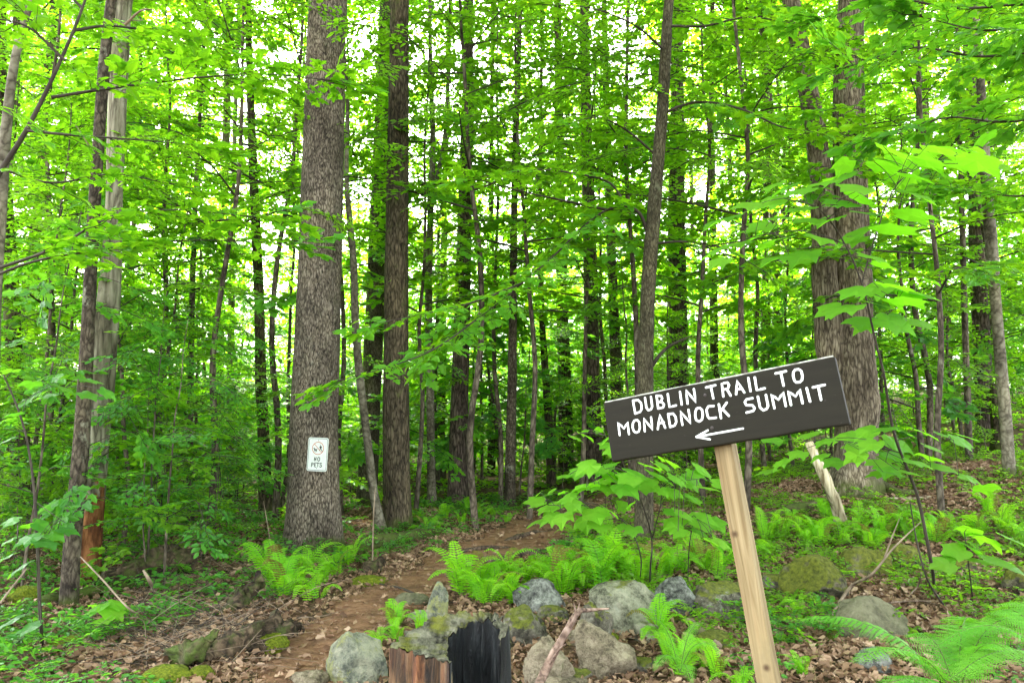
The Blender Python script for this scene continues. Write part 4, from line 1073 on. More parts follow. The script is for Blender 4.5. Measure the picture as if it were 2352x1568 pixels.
# ------------------------------------------------------------------ the stump
PALEW = bark_mat('pale_log_wood', (0.10, 0.075, 0.035), (0.33, 0.285, 0.18), (0.52, 0.47, 0.34), (0.10, 0.11, 0.04), 0.6, 0.0, ridge=6, stretch=0.12, bstr=0.8)
ROTW, _t, _o = newmat('stump_wood')
_v = coords(_t, (1, 1, 0.14), rand=False); _n = noise_n(_t, _v, 16, 7, 0.7, 0.5)
_nb = noise_n(_t, coords(_t, (1, 1, 0.25), rand=False), 5, 5, 0.6)
_c = ramp(_t, _n, [(0.36, (0.014, 0.009, 0.005)), (0.46, (0.075, 0.042, 0.019)), (0.56, (0.19, 0.105, 0.048)), (0.70, (0.34, 0.24, 0.13))])
_c = mixc(_t, ramp(_t, _nb, [(0.48, 0.0), (0.6, 0.85)]), _c, ramp(_t, _n, [(0.38, (0.03, 0.012, 0.006)), (0.53, (0.22, 0.075, 0.025)), (0.7, (0.38, 0.18, 0.075))]))
_ck = ramp(_t, _n, [(0.40, (0.005, 0.006, 0.006)), (0.58, (0.014, 0.018, 0.018)), (0.75, (0.07, 0.075, 0.07))])
_at = N(_t, 'ShaderNodeAttribute', attribute_name='rnd')
_k = math_n(_t, 'ADD', _at.outputs['Fac'], math_n(_t, 'MULTIPLY', math_n(_t, 'SUBTRACT', _nb, 0.5), 1.6))
_kf = ramp(_t, _k, [(0.30, 0.0), (0.80, 1.0)])
finish(_t, _o, mixc(_t, _kf, _c, _ck), math_n(_t, 'SUBTRACT', 0.8, math_n(_t, 'MULTIPLY', _kf, 0.4)), bump(_t, _n, 1.0, 0.08), 0.4)
STOP, _t, _o = newmat('stump_top')
_n = noise_n(_t, coords(_t, (1, 0.4, 1), rand=False), 16, 7, 0.7); _n2 = noise_n(_t, coords(_t, rand=False), 7, 5, 0.6)
_c = ramp(_t, _n, [(0.38, (0.012, 0.012, 0.008)), (0.52, (0.10, 0.098, 0.065)), (0.68, (0.22, 0.215, 0.15))])
finish(_t, _o, mixc(_t, ramp(_t, _n2, [(0.50, 0.0), (0.66, 0.85)]), _c, (0.13, 0.14, 0.016)), 0.9, bump(_t, _n, 1.0, 0.05), 0.15)

def stump():
    Y = 3.55
    c = at(1030, 1480, Y); base = np.array([c[0], Y + 0.15, float(terr(c[0], Y + 0.15))])
    R0 = 0.25; na = 150; nz = 40; ni = 9
    a0, a1 = -0.28, 4.76                          # the shell runs from the right round the back to the front
    A = np.linspace(a0, a1, na); s_ = np.linspace(0, 1, na)
    prof = (1 + 0.09 * np.sin(4 * A + 0.7) + 0.05 * np.sin(9 * A + 2) + 0.03 * np.sin(19 * A) * (0.4 + 0.6 * np.sin(5 * A) ** 2) + 0.018 * np.sin(37 * A))
    rim = np.stack([R0 * prof * np.cos(A), R0 * 0.92 * prof * np.sin(A)], -1)
    wall = smooth_path(np.array([rim[0], (.86 * R0, .10 * R0), (.58 * R0, .42 * R0), (.18 * R0, .50 * R0), (-.10 * R0, .20 * R0), (-.05 * R0, -.35 * R0), rim[-1]]), 30)
    wall = np.stack([np.interp(s_ ** 0.9, np.linspace(0, 1, len(wall)), wall[:, k]) for k in (0, 1)], -1)
    wn = 0.012 * np.sin(s_ * 41) + 0.009 * np.sin(s_ * 83 + 1); wn[[0, -1]] = 0
    wall = wall + wn[:, None] * np.array([0.6, 0.8])
    top = np.interp(A, [a0, 0.0, 0.6, 1.4, 2.2, 3.2, 4.2, a1], [0.56, 0.62, 0.655, 0.635, 0.60, 0.565, 0.55, 0.54])
    top = top + 0.006 * np.sin(23 * A) + 0.007 * np.abs(np.sin(17 * A + 1)) * (A < 2.0) + 0.004 * np.sin(51 * A)
    itop = top - 0.008 - 0.016 * np.sin(pi * s_) * (0.5 + 0.5 * np.sin(s_ * 47))
    def sheet(V):
        n, k = V.shape[:2]
        i, j = np.meshgrid(np.arange(n - 1), np.arange(k - 1), indexing='ij')
        return V.reshape(-1, 3), np.stack([i * k + j, (i + 1) * k + j, (i + 1) * k + j + 1, i * k + j + 1], -1).reshape(-1, 4)
    t = np.linspace(0, 1, nz)
    z = -0.08 + (top[:, None] + 0.08) * t[None]
    fl = 1.0 + 0.45 * (1 - t[None]) ** 2.2 * (0.75 + 0.25 * np.sin(5 * A)[:, None]) + 0.012 * np.sin(13 * A[:, None] + z * 14)
    V, Q = sheet(np.dstack([rim[:, None, 0] * fl, rim[:, None, 1] * fl, z]))
    burnt = np.clip(0.7 * sstep(4.55, 4.76, A) + 1 - sstep(-0.1, 0.6, A), 0, 1)
    root = empty('tree_stump', base)
    tag(root, 'rotting tree stump with charred black hollow and mossy sawn top', 'stump')
    link('stump_side', build_mesh('stump_side', [(V, Q, 0, np.repeat(burnt[:-1], nz - 1), True)], [ROTW]), root)
    z = -0.08 + (itop[:, None] + 0.08) * t[None]
    sp = 1.0 + 0.25 * (1 - t[None]) ** 2 + 0.05 * np.sin(s_[:, None] * 60 + z * 16)
    cx = wall.mean(0)
    W3 = np.dstack([cx[0] + (wall[:, None, 0] - cx[0]) * sp, cx[1] + (wall[:, None, 1] - cx[1]) * sp, z])
    V, Q = sheet(W3)
    link('charred_hollow', build_mesh('charred_hollow', [(V, Q, 0, np.full(len(Q), 0.95), True)], [ROTW]), root)
    f = np.linspace(0, 1, ni)
    P0 = np.dstack([rim[:, None, :], top[:, None, None]])[:, 0]; P1 = np.dstack([W3[:, None, -1, :2], itop[:, None, None]])[:, 0]
    T = P0[:, None] * (1 - f[None, :, None]) + P1[:, None] * f[None, :, None]
    T[..., 2] += 0.003 * np.sin(T[..., 0] * 70 + T[..., 1] * 25) + 0.003 * np.sin(T[..., 1] * 90) + 0.003
    V, Q = sheet(T)
    link('stump_top', build_mesh('stump_top', [(V, Q, 0, None, True)], [STOP]), root)
    rs = np.random.default_rng(4); spl = []       # splinters along the split between sound wood and the burnt hollow
    for k in range(22):
        e = True
        b = np.array([*rim[-1 if e else 0], 0]) * rs.uniform(0.7, 1.12) + np.array([rs.normal(0, .018), rs.normal(0, .012), 0]); zt = rs.uniform(.15, .5)
        p = b * 1.1 + [0, 0, zt - rs.uniform(.12, .35)]; q = b * 0.96 + [0, 0, zt]
        spl += tube(smooth_path(np.array([p, (p + q) / 2 + rs.normal(0, .008, 3), q]), 3), np.array([.011, .011, .010, .008, .006, .004, .0015]) * rs.uniform(.5, 1.1), 5, 0, False)
    link('splinters', build_mesh('splinters', spl, [PALEW]), root)
stump()

# ------------------------------------------------------------------ dead wood
LOGB = bark_mat('rotten_log', (0.012, 0.009, 0.006), (0.055, 0.038, 0.022), (0.14, 0.10, 0.065), (0.05, 0.065, 0.014), 0.5, 0.0, ridge=7, stretch=1.0, bstr=0.9)
LOGM = bark_mat('mossy_log_bark', (0.015, 0.013, 0.006), (0.05, 0.045, 0.018), (0.10, 0.09, 0.04), (0.055, 0.085, 0.012), 0.42, 0.0, ridge=7, stretch=1.0, bstr=0.9)
STICK = bark_mat('stick_bark', (0.07, 0.045, 0.033), (0.17, 0.115, 0.085), (0.28, 0.21, 0.165), None, 0.6, 0.0, ridge=10, stretch=1, bstr=0.4)

def wood(name, label, cat, parts, mat, rough=0.08, seed=0, sides=10, group=None):
    """parts: lists of world points with radii"""
    b = np.array(parts[0][0][0], float).copy()
    ch = []
    for q, (P, R) in enumerate(parts):
        S_ = smooth_path(np.array(P) - b, 6)
        Rr = np.interp(np.linspace(0, 1, len(S_)), np.linspace(0, 1, len(R)), R)
        ph = seed + q
        q0 = len(ch)
        ch += tube(S_, Rr, sides, 0, True, lambda i, a: 1 + rough * (np.sin(3 * a + ph + i * 0.4) + 0.6 * np.sin(5 * a + i * 0.9 + ph) + 0.5 * np.sin(i * 1.3 + ph)))
    if max(parts[0][1]) > 0.04:                    # rotten wood: broken, uneven surface
        big = max(parts[0][1])
        for c in ch:
            for k in range(len(c[0])):
                p = Vector(c[0][k] + b); c[0][k] += np.array(noise.turbulence_vector(p * 9, 4, False)) * big * (0.12 if mat is PALEW else 0.5)
    o = link(name, build_mesh(name, ch, [mat]), None, b)
    tag(o, label, cat, group)
    return o
def G(px, py, dz=0.0):
    p = ground_at(px, py); return p + [0, 0, dz]

yb = 3.5
wood('dead_branch', 'bare crooked forked branch leaning beside the stump at bottom', 'branch',
     [([at(1225, 1600, yb - .1), at(1262, 1520, yb), at(1300, 1450, yb), at(1328, 1405, yb + .05), at(1352, 1400, yb + .1), at(1398, 1397, yb + .15)], [.022, .020, .017, .014, .009, .004]),
      ([at(1308, 1440, yb), at(1322, 1412, yb - .02), at(1318, 1385, yb - .03)], [.009, .006, .003]),
      ([at(1258, 1530, yb), at(1285, 1490, yb - .1), at(1300, 1478, yb - .14)], [.006, .005, .002]),
      ([at(1326, 1408, yb + .05), at(1331, 1384, yb + .08)], [.006, .002])], STICK, 0.06, 2, 9)
gb = ground_at(1940, 1212)
wood('leaning_log', 'pale barkless broken log standing tilted behind the brown sign', 'log',
     [([gb - [0, 0, .1], at(1925, 1170, gb[1]), at(1900, 1110, gb[1]), at(1878, 1060, gb[1] + .05), at(1858, 1015, gb[1] + .1)], [.085, .075, .066, .058, .048])], PALEW, 0.09, 4, 14)
wood('fallen_log', 'dark rotten log lying behind the slender leaning trunk on left', 'log',
     [([G(215, 1352, .06), G(300, 1342, .10), G(375, 1322, .14), G(440, 1318, .14)], [.07, .11, .15, .13])], LOGB, 0.12, 5, 14)
wood('fallen_log', 'thin long log lying at the foot of left sapling', 'log',
     [([G(40, 1405, .04), G(140, 1388, .05), G(260, 1362, .06), G(330, 1350, .07)], [.035, .045, .04, .03])], LOGM, 0.1, 6, 10)
wood('fallen_log', 'mossy log lying between the big pine and dirt trail', 'log',
     [([G(800, 1278, .06), G(880, 1262, .09), G(960, 1245, .09), G(1020, 1232, .06)], [.09, .10, .085, .05])], LOGM, 0.12, 7, 14)
wood('fallen_log', 'green mossy log lying behind the post toward huge maple', 'log',
     [([G(1735, 1208, .05), G(1800, 1192, .07), G(1870, 1175, .08), G(1915, 1165, .05)], [.05, .075, .08, .05])], LOGM, 0.12, 8, 12)
wood('fallen_log', 'pale log piece lying right of the huge maple roots', 'log',
     [([G(2025, 1150, .03), G(2090, 1152, .03), G(2140, 1148, .03)], [.02, .03, .02])], PALEW, 0.1, 9, 10)
wood('rotting_log', 'long crumbling red brown log mound left of the trail', 'log',
     [([G(400, 1530, .02), G(480, 1520, .05), G(560, 1502, .06), G(640, 1470, .07), G(690, 1452, .03)], [.03, .07, .10, .09, .03])], LOGB, 0.3, 10, 18)
wood('broken_stub', 'splintered dark stub rising left of the pine ferns', 'stump',
     [([G(535, 1412, .0), G(560, 1395, .10), at(585, 1352, G(560, 1395)[1]), at(598, 1316, G(560, 1395)[1])], [.10, .075, .055, .018])], LOGB, 0.28, 11, 16)
wood('broken_stub', 'mossy split stub lying tilted above the crumbling log', 'stump',
     [([G(405, 1522, .03), at(440, 1502, 4.9), at(470, 1470, 4.95), at(490, 1440, 5.0)], [.075, .06, .04, .012])], LOGM, 0.28, 12, 16)
wood('broken_stub', 'low crumbling brown stub beside the trail above moss mat', 'stump',
     [([G(830, 1325, -.02), G(855, 1318, .06), G(875, 1308, .07)], [.06, .09, .05])], LOGB, 0.2, 13, 12)
wood('fallen_branch', 'grey forked dead branch lying across leaves by mossy boulders', 'branch',
     [([G(1905, 1430, .02), G(1955, 1380, .12), at(2000, 1320, 6.2), at(2050, 1260, 6.3), at(2118, 1195, 6.4)], [.016, .014, .011, .008, .004]),
      ([at(2030, 1285, 6.25), at(2048, 1235, 6.2), at(2066, 1190, 6.2)], [.008, .006, .003])], TWIG_PALE, 0.05, 14, 7)
wood('fallen_branch', 'thin curved stick arching over leaves in front of boulders', 'branch',
     [([G(1860, 1440, .03), G(1960, 1430, .08), G(2060, 1405, .08), G(2200, 1390, .03)], [.006, .009, .008, .004])], STICK, 0.05, 15, 6)
wood('fallen_branch', 'short pale stick pointing up between two mossy boulders', 'branch',
     [([G(2080, 1385, .02), G(2110, 1370, .10), at(2115, 1318, 6.0)], [.010, .008, .005])], TWIG_PALE, 0.05, 16, 6)
wood('fallen_branch', 'bleached twig standing beside the pine left root', 'branch',
     [([G(620, 1335, .0), at(622, 1260, 8.3), at(612, 1190, 8.3), at(605, 1150, 8.3)], [.006, .005, .004, .002])], TWIG_PALE, 0.05, 17, 6)
wood('fallen_branch', 'long thin pale stick leaning diagonally before the dead tree', 'branch',
     [([at(185, 1278, 6.5), at(235, 1330, 6.2), at(300, 1400, 5.9), G(330, 1412, .02)], [.005, .008, .008, .006])], TWIG_PALE, 0.05, 18, 6)
wood('fallen_branch', 'whitish stick slanting up at the far left edge', 'branch',
     [([at(0, 1385, 5.5), at(30, 1345, 5.6), at(62, 1305, 5.7)], [.008, .007, .004])], TWIG_PALE, 0.05, 19, 6)
wood('fallen_branch', 'pale broken stick beside the thin stem in left brush', 'branch',
     [([G(360, 1370, 0), at(342, 1330, 7.0), at(330, 1310, 7.1)], [.02, .016, .012])], TWIG_PALE, 0.08, 20, 7)
wood('fallen_branch', 'white dead stem standing in front of thin crooked trunk', 'branch',
     [([G(856, 1310, 0), at(856, 1260, 8.7), at(858, 1180, 8.7), at(862, 1120, 8.8)], [.010, .009, .007, .004])], TWIG_PALE, 0.06, 21, 7)
wood('fallen_branch', 'dark stick lying on the leaves below the moss mat', 'branch',
     [([G(865, 1345, .02), G(920, 1360, .04), G(975, 1380, .02)], [.010, .013, .008])], TWIG, 0.06, 22, 7)
wood('fallen_branch', 'weathered white log end under ferns left of the post', 'branch',
     [([G(1545, 1420, .05), G(1590, 1450, .05), G(1650, 1500, .05)], [.02, .03, .03])], TWIG_PALE, 0.08, 23, 8)

# roots crossing the trail
ROOT = bark_mat('root_bark', (0.02, 0.014, 0.01), (0.075, 0.052, 0.035), (0.16, 0.115, 0.08), None, 0.6, 0.0, ridge=9, stretch=1, bstr=0.5)
for q, (lab, L, r_) in enumerate([
    ('dark exposed root crossing the trail, lowest of the roots', [(1075, 1288), (1140, 1295), (1190, 1280), (1250, 1272), (1300, 1258)], .035),
    ('short dark root stub lying low in the trail middle', [(1060, 1300), (1120, 1292), (1175, 1302)], .028),
    ('twisted root across the trail below the lichen trunk', [(1130, 1248), (1190, 1240), (1240, 1225), (1300, 1215)], .03),
    ('thin root running along the trail upper left edge', [(1010, 1290), (1080, 1270), (1150, 1262), (1200, 1255)], .022),
    ('highest exposed root near the trail top', [(1180, 1215), (1240, 1208), (1300, 1195)], .025)]):
    P = [G(a, b, -0.04 if k in (0, len(L) - 1) else 0.028 + 0.012 * sin(k * 2)) for k, (a, b) in enumerate(L)]
    wood('tree_root', lab, 'root', [(P, [r_ * .6, r_ * 1.3, r_ * 1.4, r_ * 1.1, r_ * .5])], ROOT, 0.12, 30 + q, 8)
# ------------------------------------------------------------------ ferns
def frond(P, width, npair, fine=False, seed=0, up=(0, 0, 1), mi=0):
    """a feathery fern frond along P (n,3)"""
    r = np.random.default_rng(seed)
    P = smooth_path(np.asarray(P, float), 6)
    seg = np.linalg.norm(np.diff(P, axis=0), axis=1); L = np.concatenate([[0], np.cumsum(seg)]); T = L[-1]
    out = tube(P, np.linspace(0.0035, 0.0008, len(P)), 3, 1, False)
    ts = 0.14 + 0.86 * (np.arange(npair) / npair) ** 0.92
    O = []; X = []; Zn = []; S = []
    for t in ts:
        s = t * T; q = int(np.clip(np.searchsorted(L, s), 1, len(P) - 1))
        p = P[q - 1] + (P[q] - P[q - 1]) * ((s - L[q - 1]) / (seg[q - 1] + 1e-9))
        d = P[q] - P[q - 1]; d /= np.linalg.norm(d)
        lat = np.cross(d, up); lat /= np.linalg.norm(lat) + 1e-9
        nn = np.cross(lat, d)
        w_ = width * (np.sin(pi * np.clip((t - 0.02), 0, 1) ** 0.62) ** 0.85 + 0.04)
        for sg in (-1, 1):
            O.append(p); X.append(lat * sg + d * 0.32 - nn * r.uniform(0.02, 0.22)); Zn.append(nn + r.normal(0, 0.12, 3)); S.append(w_ * r.uniform(0.9, 1.05))
    O = np.array(O); X = np.array(X); Zn = np.array(Zn); S = np.array(S)
    X /= np.linalg.norm(X, axis=1, keepdims=True)
    Y = np.cross(Zn, X); Y /= np.linalg.norm(Y, axis=1, keepdims=True); Zv = np.cross(X, Y)
    gap = T / npair
    tone = r.random()
    if not fine:
        # a pinna as one toothed blade, both halves
        k = np.linspace(0, 1, 6)
        hw = np.array([0.5, 1.25, 0.55, 1.05, 0.4, 0.0])
        V = np.concatenate([np.stack([k, np.zeros(6), -0.12 * k * k], -1), np.stack([k + 0.04, hw, 0.03 - 0.12 * k * k], -1), np.stack([k + 0.04, -hw, 0.03 - 0.12 * k * k], -1)])
        f = np.array([[a, a + 1, 7 + a, 6 + a] for a in range(5)] + [[a, 12 + a, 13 + a, a + 1] for a in range(5)])
        hwid = np.minimum(gap * 0.30, S * 0.3)
        W = O[:, None] + V[None, :, 0, None] * (X * S[:, None])[:, None] + V[None, :, 1, None] * (Y * hwid[:, None])[:, None] + V[None, :, 2, None] * (Zv * S[:, None])[:, None]
        ff = (f[None] + (np.arange(len(O)) * 18)[:, None, None]).reshape(-1, 4)
        out.append((W.reshape(-1, 3), ff, mi, np.repeat(np.clip(tone * 0.6 + r.random(len(O)) * 0.4, 0, 1), 10), False))
    else:
        OO = []; XX = []; ZZ = []; SS = []
        for o, x, y, z, s in zip(O, X, Y, Zv, S):
            m = max(4, int(s / 0.0085))
            for q in range(m):
                t = (q + 0.6) / m
                l = min(gap * 0.85, s * 0.34) * (1 - t) ** 0.5
                for sg in (-1, 1):
                    OO.append(o + x * s * t - z * 0.12 * s * t * t); XX.append(y * sg + x * 0.45); ZZ.append(z + r.normal(0, 0.1, 3)); SS.append(l)
        out += place_leaves('beech', OO, XX, ZZ, SS, 0, np.clip(tone * 0.6 + r.random(len(OO)) * 0.4, 0, 1))
    return out

FERN_DRY = leaf_mat('browned_frond', [(0, (0.10, 0.07, 0.02)), (0.5, (0.16, 0.13, 0.03)), (1, (0.17, 0.22, 0.03))], [(0, (0.2, 0.14, 0.03)), (1, (0.3, 0.36, 0.03))], 0.4, 0.7, 0.15)
def fern_clump(seed, nf, L, lean=0.6, fine=False, mat=None):
    r = np.random.default_rng(seed); ch = []
    for k in range(nf):
        a = k * 2.4 + r.uniform(-0.5, 0.5); l = L * r.uniform(0.65, 1.15)
        d = np.array([cos(a), sin(a), 0]); e = lean * r.uniform(0.6, 1.3)
        b = np.array([r.normal(0, 0.05), r.normal(0, 0.05), -0.02])
        P = [b, b + l * (d * 0.18 * e + [0, 0, 0.36]), b + l * (d * 0.45 * e + [0, 0, 0.66]), b + l * (d * 0.80 * e + [0, 0, 0.86 - 0.16 * e]), b + l * (d * 1.12 * e + [0, 0, 0.94 - 0.42 * e])]
        ch += frond(P, l * r.uniform(0.15, 0.22), 22, fine, seed * 31 + k, up=(0, 0, 1), mi=2 if r.random() < 0.09 else 0)
    return build_mesh('fern_fronds', ch, [mat or FERN, FSTEM, FERN_DRY])
FC = [fern_clump(1, 9, 0.58, .7), fern_clump(2, 7, 0.46, 0.9), fern_clump(3, 10, 0.60, 0.8), fern_clump(4, 6, 0.40, 1.0), fern_clump(5, 8, 0.54, 0.6)]
FERNS = []
def fern(px, py, s=1.0, k=None, mat=None, phrase='fern'):
    g = ground_at(px, py)
    k = len(FERNS) % len(FC) if k is None else k
    o = link('fern', FC[k], None, g)
    s *= RNG.uniform(0.72, 1.2); o.scale = (s, s, s * RNG.uniform(0.8, 1.1)); o.rotation_euler = (RNG.normal(0, .15), RNG.normal(0, .15), RNG.uniform(0, 6.28))
    FERNS.append((o, px, py, g[1]))
    return o
for a, b in [(1062, 1372), (1095, 1384), (1100, 1356), (1130, 1368), (1160, 1385), (1165, 1350), (1195, 1350), (1120, 1396), (1215, 1330), (1255, 1335),
             (1300, 1345), (1330, 1362), (1290, 1372), (1340, 1335), (1380, 1345), (1420, 1340), (1400, 1325), (1460, 1345), (1305, 1325), (1495, 1340), (1375, 1368), (1180, 1395)]:
    fern(a, b, 0.9)
for a, b in [(640, 1345), (690, 1362), (735, 1348), (775, 1325), (700, 1325), (650, 1378), (725, 1385), (800, 1300)]: fern(a, b, 0.8)
for a, b in [(1530, 1330), (1575, 1322), (1620, 1315), (1545, 1295), (1600, 1290), (1650, 1335), (1725, 1300), (1765, 1285), (1740, 1335), (1690, 1290)]: fern(a, b, 0.72)
for a, b in [(1800, 1245), (1850, 1262), (1885, 1240), (1925, 1255), (1975, 1245), (2020, 1238), (1985, 1210), (2060, 1228), (2120, 1240),
             (2180, 1225), (2260, 1235), (2330, 1240), (1830, 1215), (2240, 1280), (1760, 1255), (2270, 1195), (2085, 1190), (1905, 1205), (2040, 1205), (1760, 1235), (1880, 1262), (1945, 1228), (2150, 1255), (2210, 1240), (2300, 1225), (2350, 1260), (1840, 1240), (2000, 1262), (2090, 1250)]:
    fern(a, b, 0.72)
for a, b, s in [(965, 1462, .5), (915, 1478, .5), (868, 1490, .42), (905, 1445, .4), (1600, 1545, .6), (1650, 1565, .6), (1555, 1560, .6), (1700, 1590, .55), (1515, 1470, .5), (1590, 1500, .45), (1540, 1520, .5), (1845, 1560, .4), (1830, 1420, .45)]:
    fern(a, b, s)
for a, b in [(975, 1228), (1010, 1218), (1060, 1205), (1100, 1195), (1130, 1188), (960, 1200), (1150, 1180), (1075, 1180), (1020, 1195), (1165, 1200)]: fern(a, b, 0.6)
for a, b in [(1330, 1240), (1370, 1255), (1400, 1230), (1345, 1265), (1310, 1290)]: fern(a, b, 0.6)

# the big soft ferns close to the camera, each frond of its own
def near_fern(label, base, tips, wd):
    root = empty('large_fern', base); tag(root, label, 'fern', None)
    for q, (tip, h) in enumerate(tips):
        b = np.zeros(3); t = np.array(tip) - base
        P = [b, t * 0.3 + [0, 0, h], t * 0.65 + [0, 0, h * 0.9], t]
        link('frond', build_mesh('frond', frond(P, wd, 30, True, 900 + q + int(wd * 1000)), [FERN_NEAR, FSTEM]), root)
gA = np.array([2.05, 2.75, float(terr(2.05, 2.75))])
near_fern('largest near fern with broad fronds at bottom right corner', at(2200, 1600, 2.9),
          [(at(1800, 1425, 3.15), .12), (at(2090, 1462, 3.3), .10), (at(1950, 1520, 2.75), .10), (at(2360, 1430, 3.2), .12), (at(2330, 1500, 2.6), .10), (at(2010, 1580, 2.6), .05), (at(2240, 1452, 3.5), .16)], 0.115)
near_fern('second near fern cut by the right edge near the corner', at(2420, 1540, 2.9),
          [(at(2140, 1490, 3.0), .12), (at(2250, 1440, 3.3), .14), (at(2300, 1420, 3.4), .15), (at(2180, 1560, 2.6), .08), (at(2420, 1400, 3.2), .15)], 0.11)
near_fern('single lacy fern arching over white log left of post', at(1560, 1500, 4.3) - [0, 0, .1],
          [(at(1490, 1420, 4.2), .1), (at(1620, 1430, 4.4), .1), (at(1660, 1500, 4.1), .1), (at(1500, 1540, 4.0), .08), (at(1590, 1570, 3.9), .06)], 0.07)

# ------------------------------------------------------------------ broad-leaved saplings near the camera
def leafy_plant(name, label, stems, leaves, mat, seed, cat='sapling', stem_mat=None):
    """stems: [(points (px,py,Y)...), r0, r1]; leaves: (px, py, size px, Y, heading degrees in plan)"""
    r = np.random.default_rng(seed)
    P0 = stems[0][0][0]
    b = ground_at(P0[0], P0[1]) if len(P0) == 2 else at(*P0)
    ch = []; nodes = []
    for L, r0, r1 in stems:
        W = [ground_at(*p) if len(p) == 2 else at(*p) for p in L]
        S_ = smooth_path(np.array(W), 6); nodes.append(S_)
        ch += tube(S_ - b, np.linspace(r0, r1, len(S_)), 7, 0, False)
    allp = np.vstack(nodes)
    O = []; X = []; Z = []; S = []; pet = []
    for (px, py, sz, Y, hd) in leaves:
        c = at(px, py, Y); s = sz * 0.92 * Y / F
        a = radians(hd + r.uniform(-18, 18))
        x = np.array([cos(a), sin(a), r.uniform(-0.32, -0.02)]); x /= np.linalg.norm(x)
        o = c - x * s * 0.5
        k = np.argmin(np.linalg.norm(allp - o, axis=1)); n_ = allp[k]
        if np.linalg.norm(n_ - o) < 0.6: pet.append((n_, o))
        O.append(o); X.append(x); S.append(s); Z.append([r.normal(0, 0.22), r.normal(-0.25, 0.22), 1])
    for p, q in pet:
        m = (p + q) / 2 + [0, 0, 0.02]
        ch += tube(smooth_path(np.array([p, m, q]) - b, 3), np.full(7, 0.0022), 4, 0, False)
    root = empty(name, b); tag(root, label, cat)
    link('stem', build_mesh('stem', ch, [stem_mat or TWIG]), root)
    link('leaves', build_mesh('leaves', place_leaves('broad', np.array(O) - b, X, Z, S, 0, r.random(len(O)), r), [mat]), root)

# the striped maple sapling leaning in front of the huge maple
LV = []
for px, py, s, h in [(1650, 498, 92, 190), (1715, 470, 78, 200), (1770, 456, 74, 180), (1830, 440, 80, 185), (1800, 425, 70, 160), (1880, 420, 82, 190), (1925, 408, 80, 150), (1960, 432, 84, 195),
                     (1925, 465, 88, 215), (1985, 450, 80, 300), (2035, 385, 84, 20), (2085, 372, 86, 10), (2060, 345, 86, 25), (2120, 350, 80, 20), (2165, 340, 84, 10), (2140, 372, 84, 0), (2205, 355, 90, 5), (2240, 345, 84, 15), (2260, 372, 92, 350),
                     (2105, 400, 84, 320), (2110, 440, 88, 310), (2000, 490, 96, 250), (1985, 520, 102, 230), (2065, 525, 112, 300), (2110, 490, 92, 330), (1890, 545, 84, 250), (1850, 505, 78, 220), (1790, 500, 72, 200), (1745, 520, 70, 190),
                     (1690, 560, 74, 190), (1640, 572, 78, 185), (1780, 548, 78, 200), (1840, 578, 88, 230), (1780, 585, 82, 215), (1720, 548, 60, 170), (1900, 500, 70, 200), (2010, 585, 70, 340), (1935, 380, 54, 100), (2262, 320, 56, 60), (1835, 480, 72, 190),
                     (1958, 668, 86, 190), (2010, 660, 84, 160), (2060, 655, 84, 10), (2115, 672, 96, 355), (2090, 690, 84, 5), (1930, 705, 90, 195), (1990, 735, 92, 240), (2060, 735, 86, 330), (2120, 740, 70, 350), (1900, 712, 66, 190), (2030, 700, 76, 270), (2140, 640, 50, 20),
                     (1985, 990, 84, 180), (2030, 985, 84, 150), (2080, 990, 90, 10), (2130, 992, 86, 0), (2190, 1000, 96, 355), (2215, 1012, 86, 350), (1935, 1000, 84, 190), (1995, 1020, 84, 220), (2050, 1040, 88, 260), (2110, 1060, 84, 320), (2010, 1062, 80, 200),
                     (2170, 1075, 84, 345), (2090, 1085, 78, 300), (1960, 1045, 74, 195), (2230, 1095, 70, 350), (2040, 1075, 80, 240), (2150, 1030, 80, 10), (1890, 1012, 74, 190), (1880, 1045, 64, 200), (1850, 1000, 84, 185), (1800, 1010, 74, 180), (1830, 1040, 70, 200), (1790, 1060, 70, 195)]:
    Yq = 4.6 + 0.5 * sin(px * 0.05 + py * .03) + (0.6 if py > 900 else 0)
    LV.append((px, py, s * (1.08 if py < 900 else 0.74), Yq, h))
    if len(LV) % 3: LV.append((px + 34 * sin(py), py + 12 + 14 * cos(px), s * 0.8, Yq + 0.25, h + 50 * sin(px + py)))
leafy_plant('striped_maple_sapling', 'tall thin sapling with big bright lobed leaves before the huge maple',
            [([(2146, 1352), (2140, 1300, 6.0), (2110, 1150, 5.7), (2085, 1080, 5.6), (2052, 990, 5.3), (2030, 860, 5.0), (2010, 780, 4.9), (1982, 660, 4.75), (1940, 560, 4.65), (1880, 480, 4.6), (1800, 455, 4.6)], .014, .003),
             ([(1980, 650, 4.75), (2005, 560, 4.7), (2050, 440, 4.7), (2110, 385, 4.8), (2200, 355, 4.9)], .006, .002),
             ([(1940, 560, 4.65), (1850, 530, 4.6), (1750, 540, 4.5), (1660, 565, 4.5)], .004, .002),
             ([(2010, 780, 4.9), (2040, 720, 4.9), (2100, 690, 4.9)], .004, .002),
             ([(2060, 1010, 5.4), (2120, 1000, 5.3), (2190, 1010, 5.2)], .004, .002), ([(2070, 1040, 5.5), (1990, 1020, 5.3), (1900, 1010, 5.2), (1830, 1015, 5.1)], .004, .002), ([(2085, 1080, 5.6), (2150, 1080, 5.4)], .003, .002)],
            LV, LEAF_BIG, 5)
